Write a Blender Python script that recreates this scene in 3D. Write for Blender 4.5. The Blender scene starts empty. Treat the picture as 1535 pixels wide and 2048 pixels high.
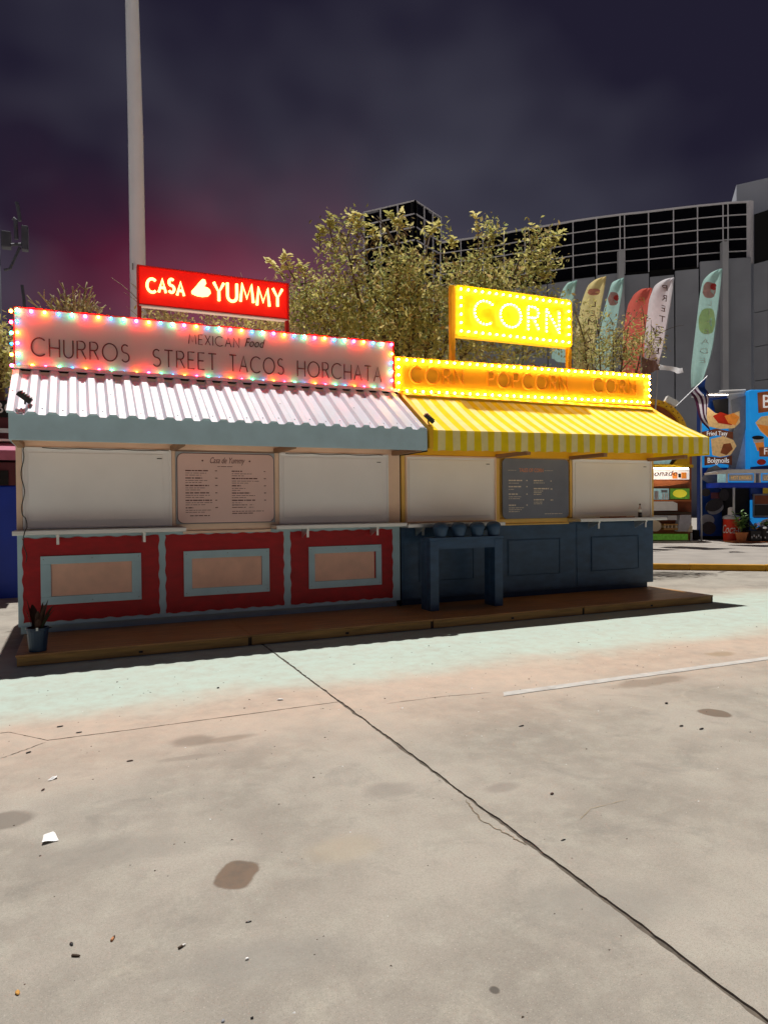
import bpy, bmesh, math, random
import numpy as np
from mathutils import Vector, Matrix

random.seed(7)
rng = np.random.default_rng(11)
PI = math.pi
scene = bpy.context.scene
COL = scene.collection

# ------------------------------------------------------------------ camera
F_PX, PSI, PITCH, ROLL = 1380.3, 0.41789, -0.0131035, -0.0090806
EYE = Vector((0.0, 0.0, 1.55))
FW = Vector((math.sin(PSI) * math.cos(PITCH), math.cos(PSI) * math.cos(PITCH), math.sin(PITCH)))
_rt = Vector((math.cos(PSI), -math.sin(PSI), 0)); _up = _rt.cross(FW)
RT = _rt * math.cos(ROLL) + _up * math.sin(ROLL)
UP = _up * math.cos(ROLL) - _rt * math.sin(ROLL)
cd = bpy.data.cameras.new('camera')
cam = bpy.data.objects.new('camera', cd)
COL.objects.link(cam)
cam.matrix_world = Matrix(((RT.x, UP.x, -FW.x, EYE.x), (RT.y, UP.y, -FW.y, EYE.y),
                           (RT.z, UP.z, -FW.z, EYE.z), (0, 0, 0, 1)))
cd.sensor_fit = 'HORIZONTAL'; cd.sensor_width = 36.0
cd.lens = 36.0 * F_PX / 1535.0
cd.clip_start = 0.05; cd.clip_end = 2000
scene.camera = cam

# ------------------------------------------------------------------ world: night sky with thin cloud
SUN_DIR = Vector((-0.05, -0.305, -1.0)).normalized()
world = bpy.data.worlds.new('World')
scene.world = world
world.use_nodes = True
nt = world.node_tree
nt.nodes.clear()
def wn(t, **k):
    n = nt.nodes.new(t)
    for a, v in k.items(): setattr(n, a, v)
    return n
out = wn('ShaderNodeOutputWorld'); bg = wn('ShaderNodeBackground')
tc = wn('ShaderNodeTexCoord')
mp = wn('ShaderNodeMapping'); mp.inputs['Scale'].default_value = (1.0, 1.0, 1.5)
mp.inputs['Location'].default_value = (7.99, 24.055, 17.735)
nz = wn('ShaderNodeTexNoise'); nz.inputs['Scale'].default_value = 1.1; nz.inputs['Detail'].default_value = 4.0
nz.inputs['Roughness'].default_value = 0.52; nz.inputs['Distortion'].default_value = 0.0
cr = wn('ShaderNodeValToRGB')
e = cr.color_ramp.elements
e[0].position = 0.40; e[0].color = (0.0145, 0.0125, 0.0275, 1)
e[1].position = 0.59; e[1].color = (0.070, 0.070, 0.097, 1)
nt.links.new(tc.outputs['Generated'], mp.inputs['Vector'])
nt.links.new(mp.outputs['Vector'], nz.inputs['Vector'])
nt.links.new(nz.outputs['Fac'], cr.inputs['Fac'])
# low cloud over the town on the left catches the red of the signs and street lights
dv = (FW + RT * ((430 - 767.5) / F_PX) - UP * ((640 - 1024) / F_PX)).normalized()
sub = wn('ShaderNodeVectorMath', operation='SUBTRACT'); sub.inputs[1].default_value = dv
nt.links.new(tc.outputs['Generated'], sub.inputs[0])
scl = wn('ShaderNodeVectorMath', operation='MULTIPLY'); scl.inputs[1].default_value = (1 / .21, 1 / .21, 1 / .16)
nt.links.new(sub.outputs[0], scl.inputs[0])
wob = wn('ShaderNodeTexNoise'); wob.inputs['Scale'].default_value = 5.0; wob.inputs['Detail'].default_value = 3.0
nt.links.new(tc.outputs['Generated'], wob.inputs['Vector'])
wob2 = wn('ShaderNodeMath', operation='MULTIPLY_ADD'); wob2.inputs[1].default_value = 1.1; wob2.inputs[2].default_value = -.55
nt.links.new(wob.outputs['Fac'], wob2.inputs[0])
ln = wn('ShaderNodeVectorMath', operation='LENGTH'); nt.links.new(scl.outputs[0], ln.inputs[0])
sq = wn('ShaderNodeMath', operation='ADD'); nt.links.new(ln.outputs['Value'], sq.inputs[0]); nt.links.new(wob2.outputs[0], sq.inputs[1])
pw = wn('ShaderNodeMath', operation='POWER'); mx0 = wn('ShaderNodeMath', operation='MAXIMUM'); mx0.inputs[1].default_value = 0.0
nt.links.new(sq.outputs[0], mx0.inputs[0]); nt.links.new(mx0.outputs[0], pw.inputs[0]); pw.inputs[1].default_value = 2.0
ng = wn('ShaderNodeMath', operation='MULTIPLY'); ng.inputs[1].default_value = -1.5; nt.links.new(pw.outputs[0], ng.inputs[0])
mr2 = wn('ShaderNodeMath', operation='EXPONENT'); nt.links.new(ng.outputs[0], mr2.inputs[0])
mixr = wn('ShaderNodeMix', data_type='RGBA', blend_type='ADD'); mixr.clamp_result = False
nt.links.new(mr2.outputs[0], mixr.inputs['Factor'])
nt.links.new(cr.outputs['Color'], mixr.inputs[6]); mixr.inputs[7].default_value = (0.145, 0.0, 0.012, 1)
nt.links.new(mixr.outputs[2], bg.inputs['Color'])
bg.inputs['Strength'].default_value = 1.0
nt.links.new(bg.outputs[0], out.inputs[0])

# ------------------------------------------------------------------ sun lamp (the flood light high above the lot)
sd = bpy.data.lights.new('sun', 'SUN'); sd.energy = 5.0; sd.angle = math.radians(0.6); sd.color = (1.0, 0.96, 0.9)
sun = bpy.data.objects.new('sun', sd); COL.objects.link(sun)
sun.rotation_euler = SUN_DIR.to_track_quat('-Z', 'Y').to_euler()
sun.location = (0, 5, 30)
scene.view_settings.view_transform = 'Standard'; scene.view_settings.look = 'None'
scene.view_settings.exposure = 0.0; scene.view_settings.gamma = 1.0; scene.view_settings.use_curve_mapping = False
scene.render.engine = 'CYCLES'
scene.cycles.use_denoising = True
scene.cycles.max_bounces = 8; scene.cycles.diffuse_bounces = 5; scene.cycles.glossy_bounces = 3
scene.cycles.sample_clamp_indirect = 4.0
scene.cycles.caustics_reflective = False; scene.cycles.caustics_refractive = False

# ------------------------------------------------------------------ helpers
def ray(px, py): return FW + RT * ((px - 767.5) / F_PX) - UP * ((py - 1024) / F_PX)
def at_y(px, py, Y): d = ray(px, py); return EYE + d * (Y / d.y)
def far(px, py, d): return EYE + ray(px, py) * d
def on_z(px, py, z=0.0): d = ray(px, py); return EYE + d * ((z - EYE.z) / d.z)

WM = {}                                                    # world matrices of the objects built
def tag(o, label=None, cat=None, group=None, kind=None):
    if label: o['label'] = label
    if cat: o['category'] = cat
    if group: o['group'] = group
    if kind: o['kind'] = kind
    return o
def thing(name, label, cat, loc, rz=0.0, group=None):
    o = bpy.data.objects.new(name, None); COL.objects.link(o)
    o.empty_display_size = 0.1
    o.location = loc; o.rotation_euler = (0, 0, rz)
    WM[o] = Matrix.Translation(Vector(loc)) @ Matrix.Rotation(rz, 4, 'Z')
    return tag(o, label, cat, group)

class MB:
    def __init__(s): s.v = []; s.f = []; s.m = []
    def add(s, vs, fs, mi=0):
        b = len(s.v); s.v += [Vector(v) for v in vs]
        for f in fs: s.f.append([b + i for i in f]); s.m.append(mi)
        return s
    def box(s, x0, x1, y0, y1, z0, z1, mi=0, M=None):
        vs = [Vector((x, y, z)) for z in (z0, z1) for y in (y0, y1) for x in (x0, x1)]
        if M: vs = [M @ v for v in vs]
        return s.add(vs, [(0, 2, 3, 1), (4, 5, 7, 6), (0, 1, 5, 4), (2, 6, 7, 3), (0, 4, 6, 2), (1, 3, 7, 5)], mi)
    def prism(s, pts, dvec, mi=0):
        pts = [Vector(p) for p in pts]; n = len(pts); dvec = Vector(dvec)
        vs = pts + [p + dvec for p in pts]
        fs = [tuple(range(n)), tuple(range(2 * n - 1, n - 1, -1))]
        fs += [(i, i + n, (i + 1) % n + n, (i + 1) % n) for i in range(n)]
        return s.add(vs, fs, mi)
    def tube(s, pts, r, n=6, mi=0, cap=True):
        pts = [Vector(p) for p in pts]
        rs = r if isinstance(r, (list, tuple)) else [r] * len(pts)
        rings = []; N = len(pts); prev = None
        for i, p in enumerate(pts):
            t = (pts[min(i + 1, N - 1)] - pts[max(i - 1, 0)])
            t = t.normalized() if t.length > 1e-9 else Vector((0, 0, 1))
            if prev is None: a = t.orthogonal().normalized()
            else:
                a = prev - t * prev.dot(t)
                a = a.normalized() if a.length > 1e-6 else t.orthogonal().normalized()
            prev = a; b = t.cross(a)
            rings.append([p + (a * math.cos(2 * PI * k / n) + b * math.sin(2 * PI * k / n)) * rs[i] for k in range(n)])
        vs = [v for rg in rings for v in rg]; fs = []
        for i in range(N - 1):
            for k in range(n):
                fs.append((i * n + k, i * n + (k + 1) % n, (i + 1) * n + (k + 1) % n, (i + 1) * n + k))
        if cap: fs += [tuple(range(n - 1, -1, -1)), tuple(range((N - 1) * n, N * n))]
        return s.add(vs, fs, mi)
    def lathe(s, prof, c, n=16, mi=0, sx=1.0):
        c = Vector(c); vs = []; fs = []; N = len(prof)
        for (r, z) in prof:
            for k in range(n):
                a = 2 * PI * k / n
                vs.append(c + Vector((r * math.cos(a) * sx, r * math.sin(a), z)))
        for i in range(N - 1):
            for k in range(n): fs.append((i * n + k, i * n + (k + 1) % n, (i + 1) * n + (k + 1) % n, (i + 1) * n + k))
        fs += [tuple(range(n - 1, -1, -1)), tuple(range((N - 1) * n, N * n))]
        return s.add(vs, fs, mi)
    def grid(s, fn, nu, nv, mi=0):
        vs = [fn(i / nu, j / nv) for j in range(nv + 1) for i in range(nu + 1)]
        fs = [(j * (nu + 1) + i, j * (nu + 1) + i + 1, (j + 1) * (nu + 1) + i + 1, (j + 1) * (nu + 1) + i)
              for j in range(nv) for i in range(nu)]
        if callable(mi):
            for j in range(nv):
                for i in range(nu): pass
        b = len(s.v); s.v += [Vector(v) for v in vs]
        for q, f in enumerate(fs):
            s.f.append([b + i for i in f]); s.m.append(mi((q % nu + .5) / nu, (q // nu + .5) / nv) if callable(mi) else mi)
        return s
    def build(s, name, mats, parent=None, smooth=False, bevel=0.0, solid=0.0, origin=None):
        me = bpy.data.meshes.new(name)
        if parent is not None: inv = WM[parent].inverted()
        else:
            if origin is None:
                xs = [v.x for v in s.v]; ys = [v.y for v in s.v]; zs = [v.z for v in s.v]
                origin = Vector(((min(xs) + max(xs)) / 2, (min(ys) + max(ys)) / 2, min(zs)))
            inv = Matrix.Translation(-Vector(origin))
        me.from_pydata([tuple(inv @ v) for v in s.v], [], s.f)
        mats = mats if isinstance(mats, (list, tuple)) else [mats]
        for m in mats: me.materials.append(m)
        if len(mats) > 1: me.polygons.foreach_set('material_index', s.m)
        if smooth: me.polygons.foreach_set('use_smooth', [True] * len(me.polygons))
        bm = bmesh.new(); bm.from_mesh(me); bmesh.ops.recalc_face_normals(bm, faces=bm.faces); bm.to_mesh(me); bm.free()
        o = bpy.data.objects.new(name, me); COL.objects.link(o)
        if parent is not None: o.parent = parent; WM[o] = WM[parent]
        else: o.location = origin; WM[o] = Matrix.Translation(Vector(origin))
        if bevel:
            b = o.modifiers.new('bevel', 'BEVEL'); b.width = bevel; b.segments = 2; b.limit_method = 'ANGLE'
        if solid:
            b = o.modifiers.new('solid', 'SOLIDIFY'); b.thickness = solid; b.offset = 0
        return o
def part_copy(o, parent, loc):                              # shares the mesh; loc in world
    c = o.copy(); COL.objects.link(c); c.parent = parent
    c.location = WM[parent].inverted() @ Vector(loc)
    return c

# ------------------------------------------------------------------ materials
def mat(name, col, rough=0.6, var=0.12, scale=6.0, bump=0.0, bscale=60.0, metal=0.0, dirt=0.0, spec=0.4, emit=None, estr=0.0,
        stretch=(1, 1, 1), coat=0.0):
    m = bpy.data.materials.new(name); m.use_nodes = True
    t = m.node_tree; b = t.nodes['Principled BSDF']
    b.inputs['Roughness'].default_value = rough; b.inputs['Metallic'].default_value = metal
    b.inputs['Specular IOR Level'].default_value = spec
    b.inputs['Coat Weight'].default_value = coat
    tc = t.nodes.new('ShaderNodeTexCoord'); mp = t.nodes.new('ShaderNodeMapping'); mp.inputs['Scale'].default_value = stretch
    t.links.new(tc.outputs['Object'], mp.inputs['Vector'])
    n = t.nodes.new('ShaderNodeTexNoise'); n.inputs['Scale'].default_value = scale; n.inputs['Detail'].default_value = 6
    t.links.new(mp.outputs['Vector'], n.inputs['Vector'])
    r = t.nodes.new('ShaderNodeValToRGB')
    lo = [max(0, c * (1 - var)) for c in col]; hi = [min(1, c * (1 + var)) for c in col]
    r.color_ramp.elements[0].position = .3; r.color_ramp.elements[0].color = (*lo, 1)
    r.color_ramp.elements[1].position = .7; r.color_ramp.elements[1].color = (*hi, 1)
    t.links.new(n.outputs['Fac'], r.inputs['Fac'])
    last = r.outputs['Color']
    if dirt:
        n2 = t.nodes.new('ShaderNodeTexNoise'); n2.inputs['Scale'].default_value = scale * .35; n2.inputs['Detail'].default_value = 8
        n2.inputs['Roughness'].default_value = .7
        t.links.new(mp.outputs['Vector'], n2.inputs['Vector'])
        r2 = t.nodes.new('ShaderNodeMapRange'); r2.inputs['From Min'].default_value = .52; r2.inputs['From Max'].default_value = .75
        r2.inputs['To Max'].default_value = dirt
        t.links.new(n2.outputs['Fac'], r2.inputs['Value'])
        mx = t.nodes.new('ShaderNodeMix'); mx.data_type = 'RGBA'
        t.links.new(r2.outputs['Result'], mx.inputs['Factor'])
        t.links.new(last, mx.inputs[6]); mx.inputs[7].default_value = (col[0] * .45, col[1] * .42, col[2] * .38, 1)
        last = mx.outputs[2]
    t.links.new(last, b.inputs['Base Color'])
    if bump:
        n3 = t.nodes.new('ShaderNodeTexNoise'); n3.inputs['Scale'].default_value = bscale; n3.inputs['Detail'].default_value = 5
        t.links.new(mp.outputs['Vector'], n3.inputs['Vector'])
        bp = t.nodes.new('ShaderNodeBump'); bp.inputs['Strength'].default_value = bump; bp.inputs['Distance'].default_value = .01
        t.links.new(n3.outputs['Fac'], bp.inputs['Height']); t.links.new(bp.outputs['Normal'], b.inputs['Normal'])
    if emit:
        b.inputs['Emission Color'].default_value = (*emit, 1); b.inputs['Emission Strength'].default_value = estr
    return m
def cloth(name, col, trans=0.35, var=.06):
    m = mat(name, col, rough=.9, var=var, scale=9, bump=.15, bscale=220, spec=.1)
    t = m.node_tree; b = t.nodes['Principled BSDF']; o = t.nodes['Material Output']
    tr = t.nodes.new('ShaderNodeBsdfTranslucent'); mx = t.nodes.new('ShaderNodeMixShader'); mx.inputs[0].default_value = trans
    src = b.inputs['Base Color'].links[0].from_socket
    t.links.new(src, tr.inputs['Color'])
    t.links.new(b.outputs[0], mx.inputs[1]); t.links.new(tr.outputs[0], mx.inputs[2]); t.links.new(mx.outputs[0], o.inputs[0])
    return m
def glow(name, col, s):
    m = bpy.data.materials.new(name); m.use_nodes = True; t = m.node_tree; t.nodes.clear()
    o = t.nodes.new('ShaderNodeOutputMaterial'); e = t.nodes.new('ShaderNodeEmission')
    e.inputs['Color'].default_value = (*col, 1); e.inputs['Strength'].default_value = s
    t.links.new(e.outputs[0], o.inputs[0]); return m

M = dict(
    tan=mat('tan paint', (.88, .63, .48), .6, .06, 4, .05, 90, dirt=.12),
    shutter=mat('white shutter enamel', (.90, .87, .88), .45, .03, 2, .0, dirt=.06),
    red=mat('red paint', (.42, .004, .009), .5, .16, 7, .14, 120, dirt=.35, stretch=(1, 1, 2.2)),
    teal=mat('grey blue paint', (.46, .63, .71), .55, .06, 5, .06, 120, dirt=.12),
    salmon=mat('salmon paint', (.88, .50, .37), .55, .08, 5, .08, 120, dirt=.12),
    steel=mat('brushed steel', (.72, .72, .70), .32, .08, 8, .03, 300, metal=.85, stretch=(.4, 6, 6)),
    sheet=mat('white roof sheet', (.55, .575, .66), .38, .04, 3, .02, 40, dirt=.15),
    dark=mat('dark metal', (.015, .014, .015), .45, .1),
    black=mat('black gap', (.006, .006, .007), .8, .0),
    wood=mat('deck wood', (.48, .235, .075), .38, .3, 5, .2, 40, stretch=(.35, 5, 5), dirt=.3),
    woodb=mat('deck board wood', (.56, .31, .10), .6, .3, 5, .2, 40, stretch=(.35, 5, 5), dirt=.25),
    woodarm=mat('timber', (.32, .18, .10), .7, .2, 5, .2, 40, stretch=(5, .4, 5)),
    woodk=mat('dark wood block', (.06, .035, .02), .7, .2),
    navy=mat('navy paint', (.036, .084, .165), .42, .2, 5, .14, 90, dirt=.4, stretch=(1, 1, 2.2)),
    navyd=mat('dark navy paint', (.032, .077, .152), .5, .15, 4, .08, 90),
    yellow=mat('yellow paint', (.80, .50, .13), .55, .06, 4, .05, 90, dirt=.1),
    yellowh=mat('header yellow paint', (.85, .47, .02), .55, .06, 4, .05, 90),
    yellowsign=mat('sign yellow paint', (.88, .44, .015), .5, .05, 3),
    yellowlet=mat('letter yellow paint', (.74, .31, .010), .5, .05, 3),
    cornpanel=mat('corn panel', (.90, .55, .01), .5, .04, 3, emit=(1.0, .55, .0), estr=.5),
    fab_y=cloth('yellow awning fabric', (.93, .70, .02), .12), fab_w=cloth('cream awning fabric', (.93, .82, .38), .12),
    signcream=mat('cream sign board', (.50, .42, .38), .6, .05, 3, .04, 60),
    signred=mat('red sign edge', (.62, .02, .015), .5, .05),
    ink=mat('dark red ink', (.07, .012, .012), .5, .05),
    brownink=mat('brown ink', (.12, .03, .03), .7, .05),
    menu=mat('pink menu board', (.80, .55, .51), .5, .04, 2),
    menug=mat('slate menu board', (.18, .20, .265), .35, .1, 3),
    menugrey=mat('grey backing board', (.42, .44, .48), .5, .05),
    chalk=mat('chalk white', (.75, .66, .55), .8, .1), orangeink=mat('orange ink', (.8, .30, .14), .7, .1),
    polew=mat('white pole paint', (.84, .88, .98), .45, .03, 3, .02, 40),
    glass=mat('black glass', (.003, .003, .005), .25, .2, 2, spec=.12),
    mullion=mat('grey mullion', (.82, .82, .88), .5, .06), conc=mat('grey concrete panel', (.33, .355, .41), .8, .14, .25, .2, 3, dirt=.25),
    concr=mat('light concrete rib', (.48, .50, .54), .8, .1, .3), pale=mat('pale wall', (.55, .60, .70), .7, .05, .3),
    pavement=mat('pavement', (.29, .265, .24), .85, .12, 1.5, .2, 60, dirt=.2),
    kerby=mat('yellow kerb paint', (.52, .27, .012), .65, .18, 3, .2, 50, dirt=.5),
    white=mat('white paint', (.78, .77, .75), .55, .06, 6, .05, 60, dirt=.1),
    blue=mat('blue panel', (.008, .055, .30), .35, .15, 3), sky=mat('sky blue panel', (.02, .30, .75), .4, .1, 3, emit=(.01, .30, .80), estr=.45),  # sky panel given added glow to brighten the shaded stall
    bluetr=mat('blue trailer paint', (.004, .035, .38), .35, .1, 2), brightblue=mat('bright blue', (.01, .06, .62), .45, .1),
    maroon=mat('maroon', (.10, .02, .03), .6, .1), pinkaw=mat('pink awning', (.50, .16, .24), .8, .1),
    brown=mat('brown', (.28, .08, .03), .7, .15), rust=mat('rust', (.45, .13, .04), .7, .15),
    orange=mat('orange', (.80, .28, .04), .6, .2, 12, emit=(.85, .25, .03), estr=.25), bread=mat('bread', (.80, .55, .25), .8, .2, 12, emit=(.80, .48, .20), estr=.22), cream=mat('cream', (.85, .72, .5), .7, .1),  # orange and bread get added glow to lift the dim stall prints
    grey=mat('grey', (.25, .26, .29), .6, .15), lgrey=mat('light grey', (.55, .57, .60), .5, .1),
    cookie=mat('dark cookie', (.03, .026, .03), .7, .3, 20, .3, 40), greenp=mat('green picture', (.10, .30, .05), .7, .5, 10, emit=(.18, .45, .05), estr=.2),  # green picture glows faintly, added to brighten it in the shade
    lemon=mat('lemon picture', (.85, .75, .05), .7, .2, 8, emit=(.85, .75, .05), estr=.35), gloww=mat('white sign with added glow', (.8, .79, .76), .5, .05, emit=(.95, .93, .9), estr=.4), tealp=mat('teal picture', (.45, .65, .65), .7, .2, 8, emit=(.4, .7, .72), estr=.25),  # lemon, white sign and teal: glow added to brighten the shaded stalls
    cooler=mat('red cooler', (.70, .035, .01), .4, .1), terra=mat('terracotta', (.50, .17, .06), .8, .15, 8, .2, 60),
    soil=mat('soil', (.03, .02, .012), .95, .3, 20, .5, 60),
    bark=mat('bark', (.13, .09, .06), .9, .3, 12, .5, 30), twig=mat('dry stem', (.34, .28, .14), .8, .25, 20),
    potblue=mat('dark blue bucket', (.010, .030, .075), .4, .2), deadleaf=mat('dark leaf', (.05, .018, .010), .7, .4, 30),
    dleafg=mat('dull green leaf', (.03, .05, .025), .6, .3, 30),
    paper=mat('paper', (.82, .82, .82), .8, .06), butt=mat('cigarette butt', (.50, .22, .10), .8, .2), leafd=mat('dry leaf', (.55, .28, .06), .7, .3, 40),
    flag_y=cloth('yellow flag', (.88, .74, .36), .5), flag_t=cloth('teal flag', (.50, .78, .74), .5), flag_r=cloth('red flag', (.76, .17, .13), .5),
    flag_w=cloth('white flag', (.88, .88, .93), .5), flag_ink=cloth('flag brown ink', (.22, .12, .10), .3), flag_wink=cloth('flag white ink', (.85, .85, .82), .5),
    flag_pink=cloth('flag pink', (.66, .32, .30), .5), flag_lime=cloth('flag lime', (.62, .72, .36), .5), flag_red=cloth('flag cherry', (.70, .10, .09), .5),
    us_b=cloth('flag blue', (.02, .05, .20), .3), us_w=cloth('flag white stripe', (.82, .78, .86), .4), us_r=cloth('flag dark stripe', (.10, .03, .07), .3),
    alu=mat('aluminium', (.55, .56, .58), .4, .08, metal=.6), liquid=mat('dark cola', (.015, .006, .004), .15, .0), clear=mat('bottle', (.6, .45, .42), .15, .1),
    casared=mat('casa red lit panel', (.55, .01, .005), .5, .04, 3, emit=(1.0, .008, .003), estr=.55),
)
LEAF = [cloth('leaf %d' % i, c, .48, .2) for i, c in enumerate(((.45, .43, .14), (.62, .58, .22), (.34, .39, .16), (.50, .38, .17), (.24, .18, .095), (.74, .68, .32)))]
G_W = glow('warm bulb', (1.0, .52, .10), 160); G_C = glow('corn bulb', (1.0, .72, .20), 60)
G_MINT = glow('mint bulb', (.05, 1.0, .50), 34); G_RED = glow('red bulb', (1.0, .012, .05), 190)
G_OR = glow('orange bulb', (1.0, .14, .012), 120); G_BL = glow('blue bulb', (.02, .42, 1.0), 30)
G_NEON = glow('neon letter', (1.0, .60, .16), 5.0); G_CORN = glow('corn neon', (1.0, .78, .10), 2.5)

# ------------------------------------------------------------------ stroke lettering
def arc(cx, cy, rx, ry, a0, a1, n=14):
    return [(cx + rx * math.cos(math.radians(a0 + (a1 - a0) * i / n)), cy + ry * math.sin(math.radians(a0 + (a1 - a0) * i / n))) for i in range(n + 1)]
GL = {
    'C': (.86, [arc(.5, .5, .5, .5, 48, 312, 20)]), 'O': (1.0, [arc(.5, .5, .5, .5, 90, 450, 28)]),
    'H': (.64, [[(0, 0), (0, 1)], [(.64, 0), (.64, 1)], [(0, .5), (.64, .5)]]),
    'U': (.6, [[(0, 1), (0, .3)] + arc(.3, .3, .3, .3, 180, 360)[1:] + [(.6, 1)]]),
    'R': (.56, [[(0, 0), (0, 1), (.28, 1)] + arc(.28, .76, .24, .24, 90, -90)[1:] + [(0, .52)], [(.26, .52), (.56, 0)]]),
    'P': (.52, [[(0, 0), (0, 1), (.28, 1)] + arc(.28, .75, .24, .25, 90, -90)[1:] + [(0, .5)]]),
    'S': (.54, [arc(.27, .76, .24, .24, 40, 250, 12) + arc(.27, .26, .27, .26, 80, -150, 14)]),
    'T': (.6, [[(0, 1), (.6, 1)], [(.3, 0), (.3, 1)]]), 'E': (.46, [[(.46, 0), (0, 0), (0, 1), (.46, 1)], [(0, .52), (.4, .52)]]),
    'A': (.7, [[(0, 0), (.35, 1), (.7, 0)], [(.13, .35), (.57, .35)]]), 'M': (.84, [[(0, 0), (.12, 1), (.42, .2), (.72, 1), (.84, 0)]]),
    'N': (.66, [[(0, 0), (0, 1), (.66, 0), (.66, 1)]]), 'X': (.6, [[(0, 0), (.6, 1)], [(0, 1), (.6, 0)]]), 'I': (.02, [[(.01, 0), (.01, 1)]]),
    'Y': (.64, [[(0, 1), (.32, .48), (.64, 1)], [(.32, .48), (.32, 0)]]), 'L': (.46, [[(0, 1), (0, 0), (.46, 0)]]),
    'D': (.66, [[(0, 0), (0, 1), (.2, 1)] + arc(.2, .5, .46, .5, 90, -90)[1:] + [(0, 0)]]), 'F': (.46, [[(0, 0), (0, 1), (.46, 1)], [(0, .52), (.4, .52)]]),
}
def layout(text, x0, x1, z0, z1, gap=.28):
    """strokes of the text stretched between x0..x1, z0..z1, one list per letter"""
    w = sum(GL[c][0] for c in text) + gap * (len(text) - 1)
    s = (x1 - x0) / w; x = 0; res = []
    for c in text:
        res.append((c, [[(x0 + (x + p[0]) * s, z0 + p[1] * (z1 - z0)) for p in st] for st in GL[c][1]]))
        x += GL[c][0] + gap
    return res
def letters(text, x0, x1, z0, z1, y, r, m, parent, gap=.28, n=5, flat=1.0, name='letter'):
    for c, sts in layout(text, x0, x1, z0, z1, gap):
        b = MB()
        for st in sts: b.tube([(p[0], y, p[1]) for p in st], r, n)
        for v in b.v: v.y = y + (v.y - y) * flat
        b.build(name, m, parent, smooth=True)
def text_mesh(name, body, size, m, parent, M4, extrude=.004, shear=0.0, align='CENTER', spacing=1.0, stretch=1.0):
    cu = bpy.data.curves.new(name, 'FONT'); cu.body = body; cu.size = size; cu.extrude = extrude; cu.shear = shear
    cu.align_x = align; cu.align_y = 'CENTER'; cu.space_character = spacing; cu.resolution_u = 3
    o = bpy.data.objects.new(name, cu); COL.objects.link(o)
    me = bpy.data.meshes.new_from_object(o.evaluated_get(bpy.context.evaluated_depsgraph_get()))
    bpy.data.objects.remove(o); me.name = name
    me.transform(WM[parent].inverted() @ M4 @ Matrix.Diagonal((stretch, 1, 1, 1)))
    me.materials.clear(); me.materials.append(m)
    ob = bpy.data.objects.new(name, me); COL.objects.link(ob); ob.parent = parent; WM[ob] = WM[parent]
    return ob
FRONT = Matrix.Rotation(PI / 2, 4, 'X')                    # text standing in the XZ plane, read from -Y
def face_m(p, rz=0.0): return Matrix.Translation(Vector(p)) @ Matrix.Rotation(rz, 4, 'Z') @ FRONT

# bulb: one small mesh per colour, shared
def bulb_mesh(name, m, r=.0195):
    me = bpy.data.meshes.new(name); bm = bmesh.new()
    bmesh.ops.create_uvsphere(bm, u_segments=7, v_segments=5, radius=r); bm.to_mesh(me); bm.free()
    me.materials.append(m); me.polygons.foreach_set('use_smooth', [True] * len(me.polygons)); return me
def bulb(me, parent, p):
    o = bpy.data.objects.new('bulb', me); COL.objects.link(o); o.parent = parent
    o.location = WM[parent].inverted() @ Vector(p); return o

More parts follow.
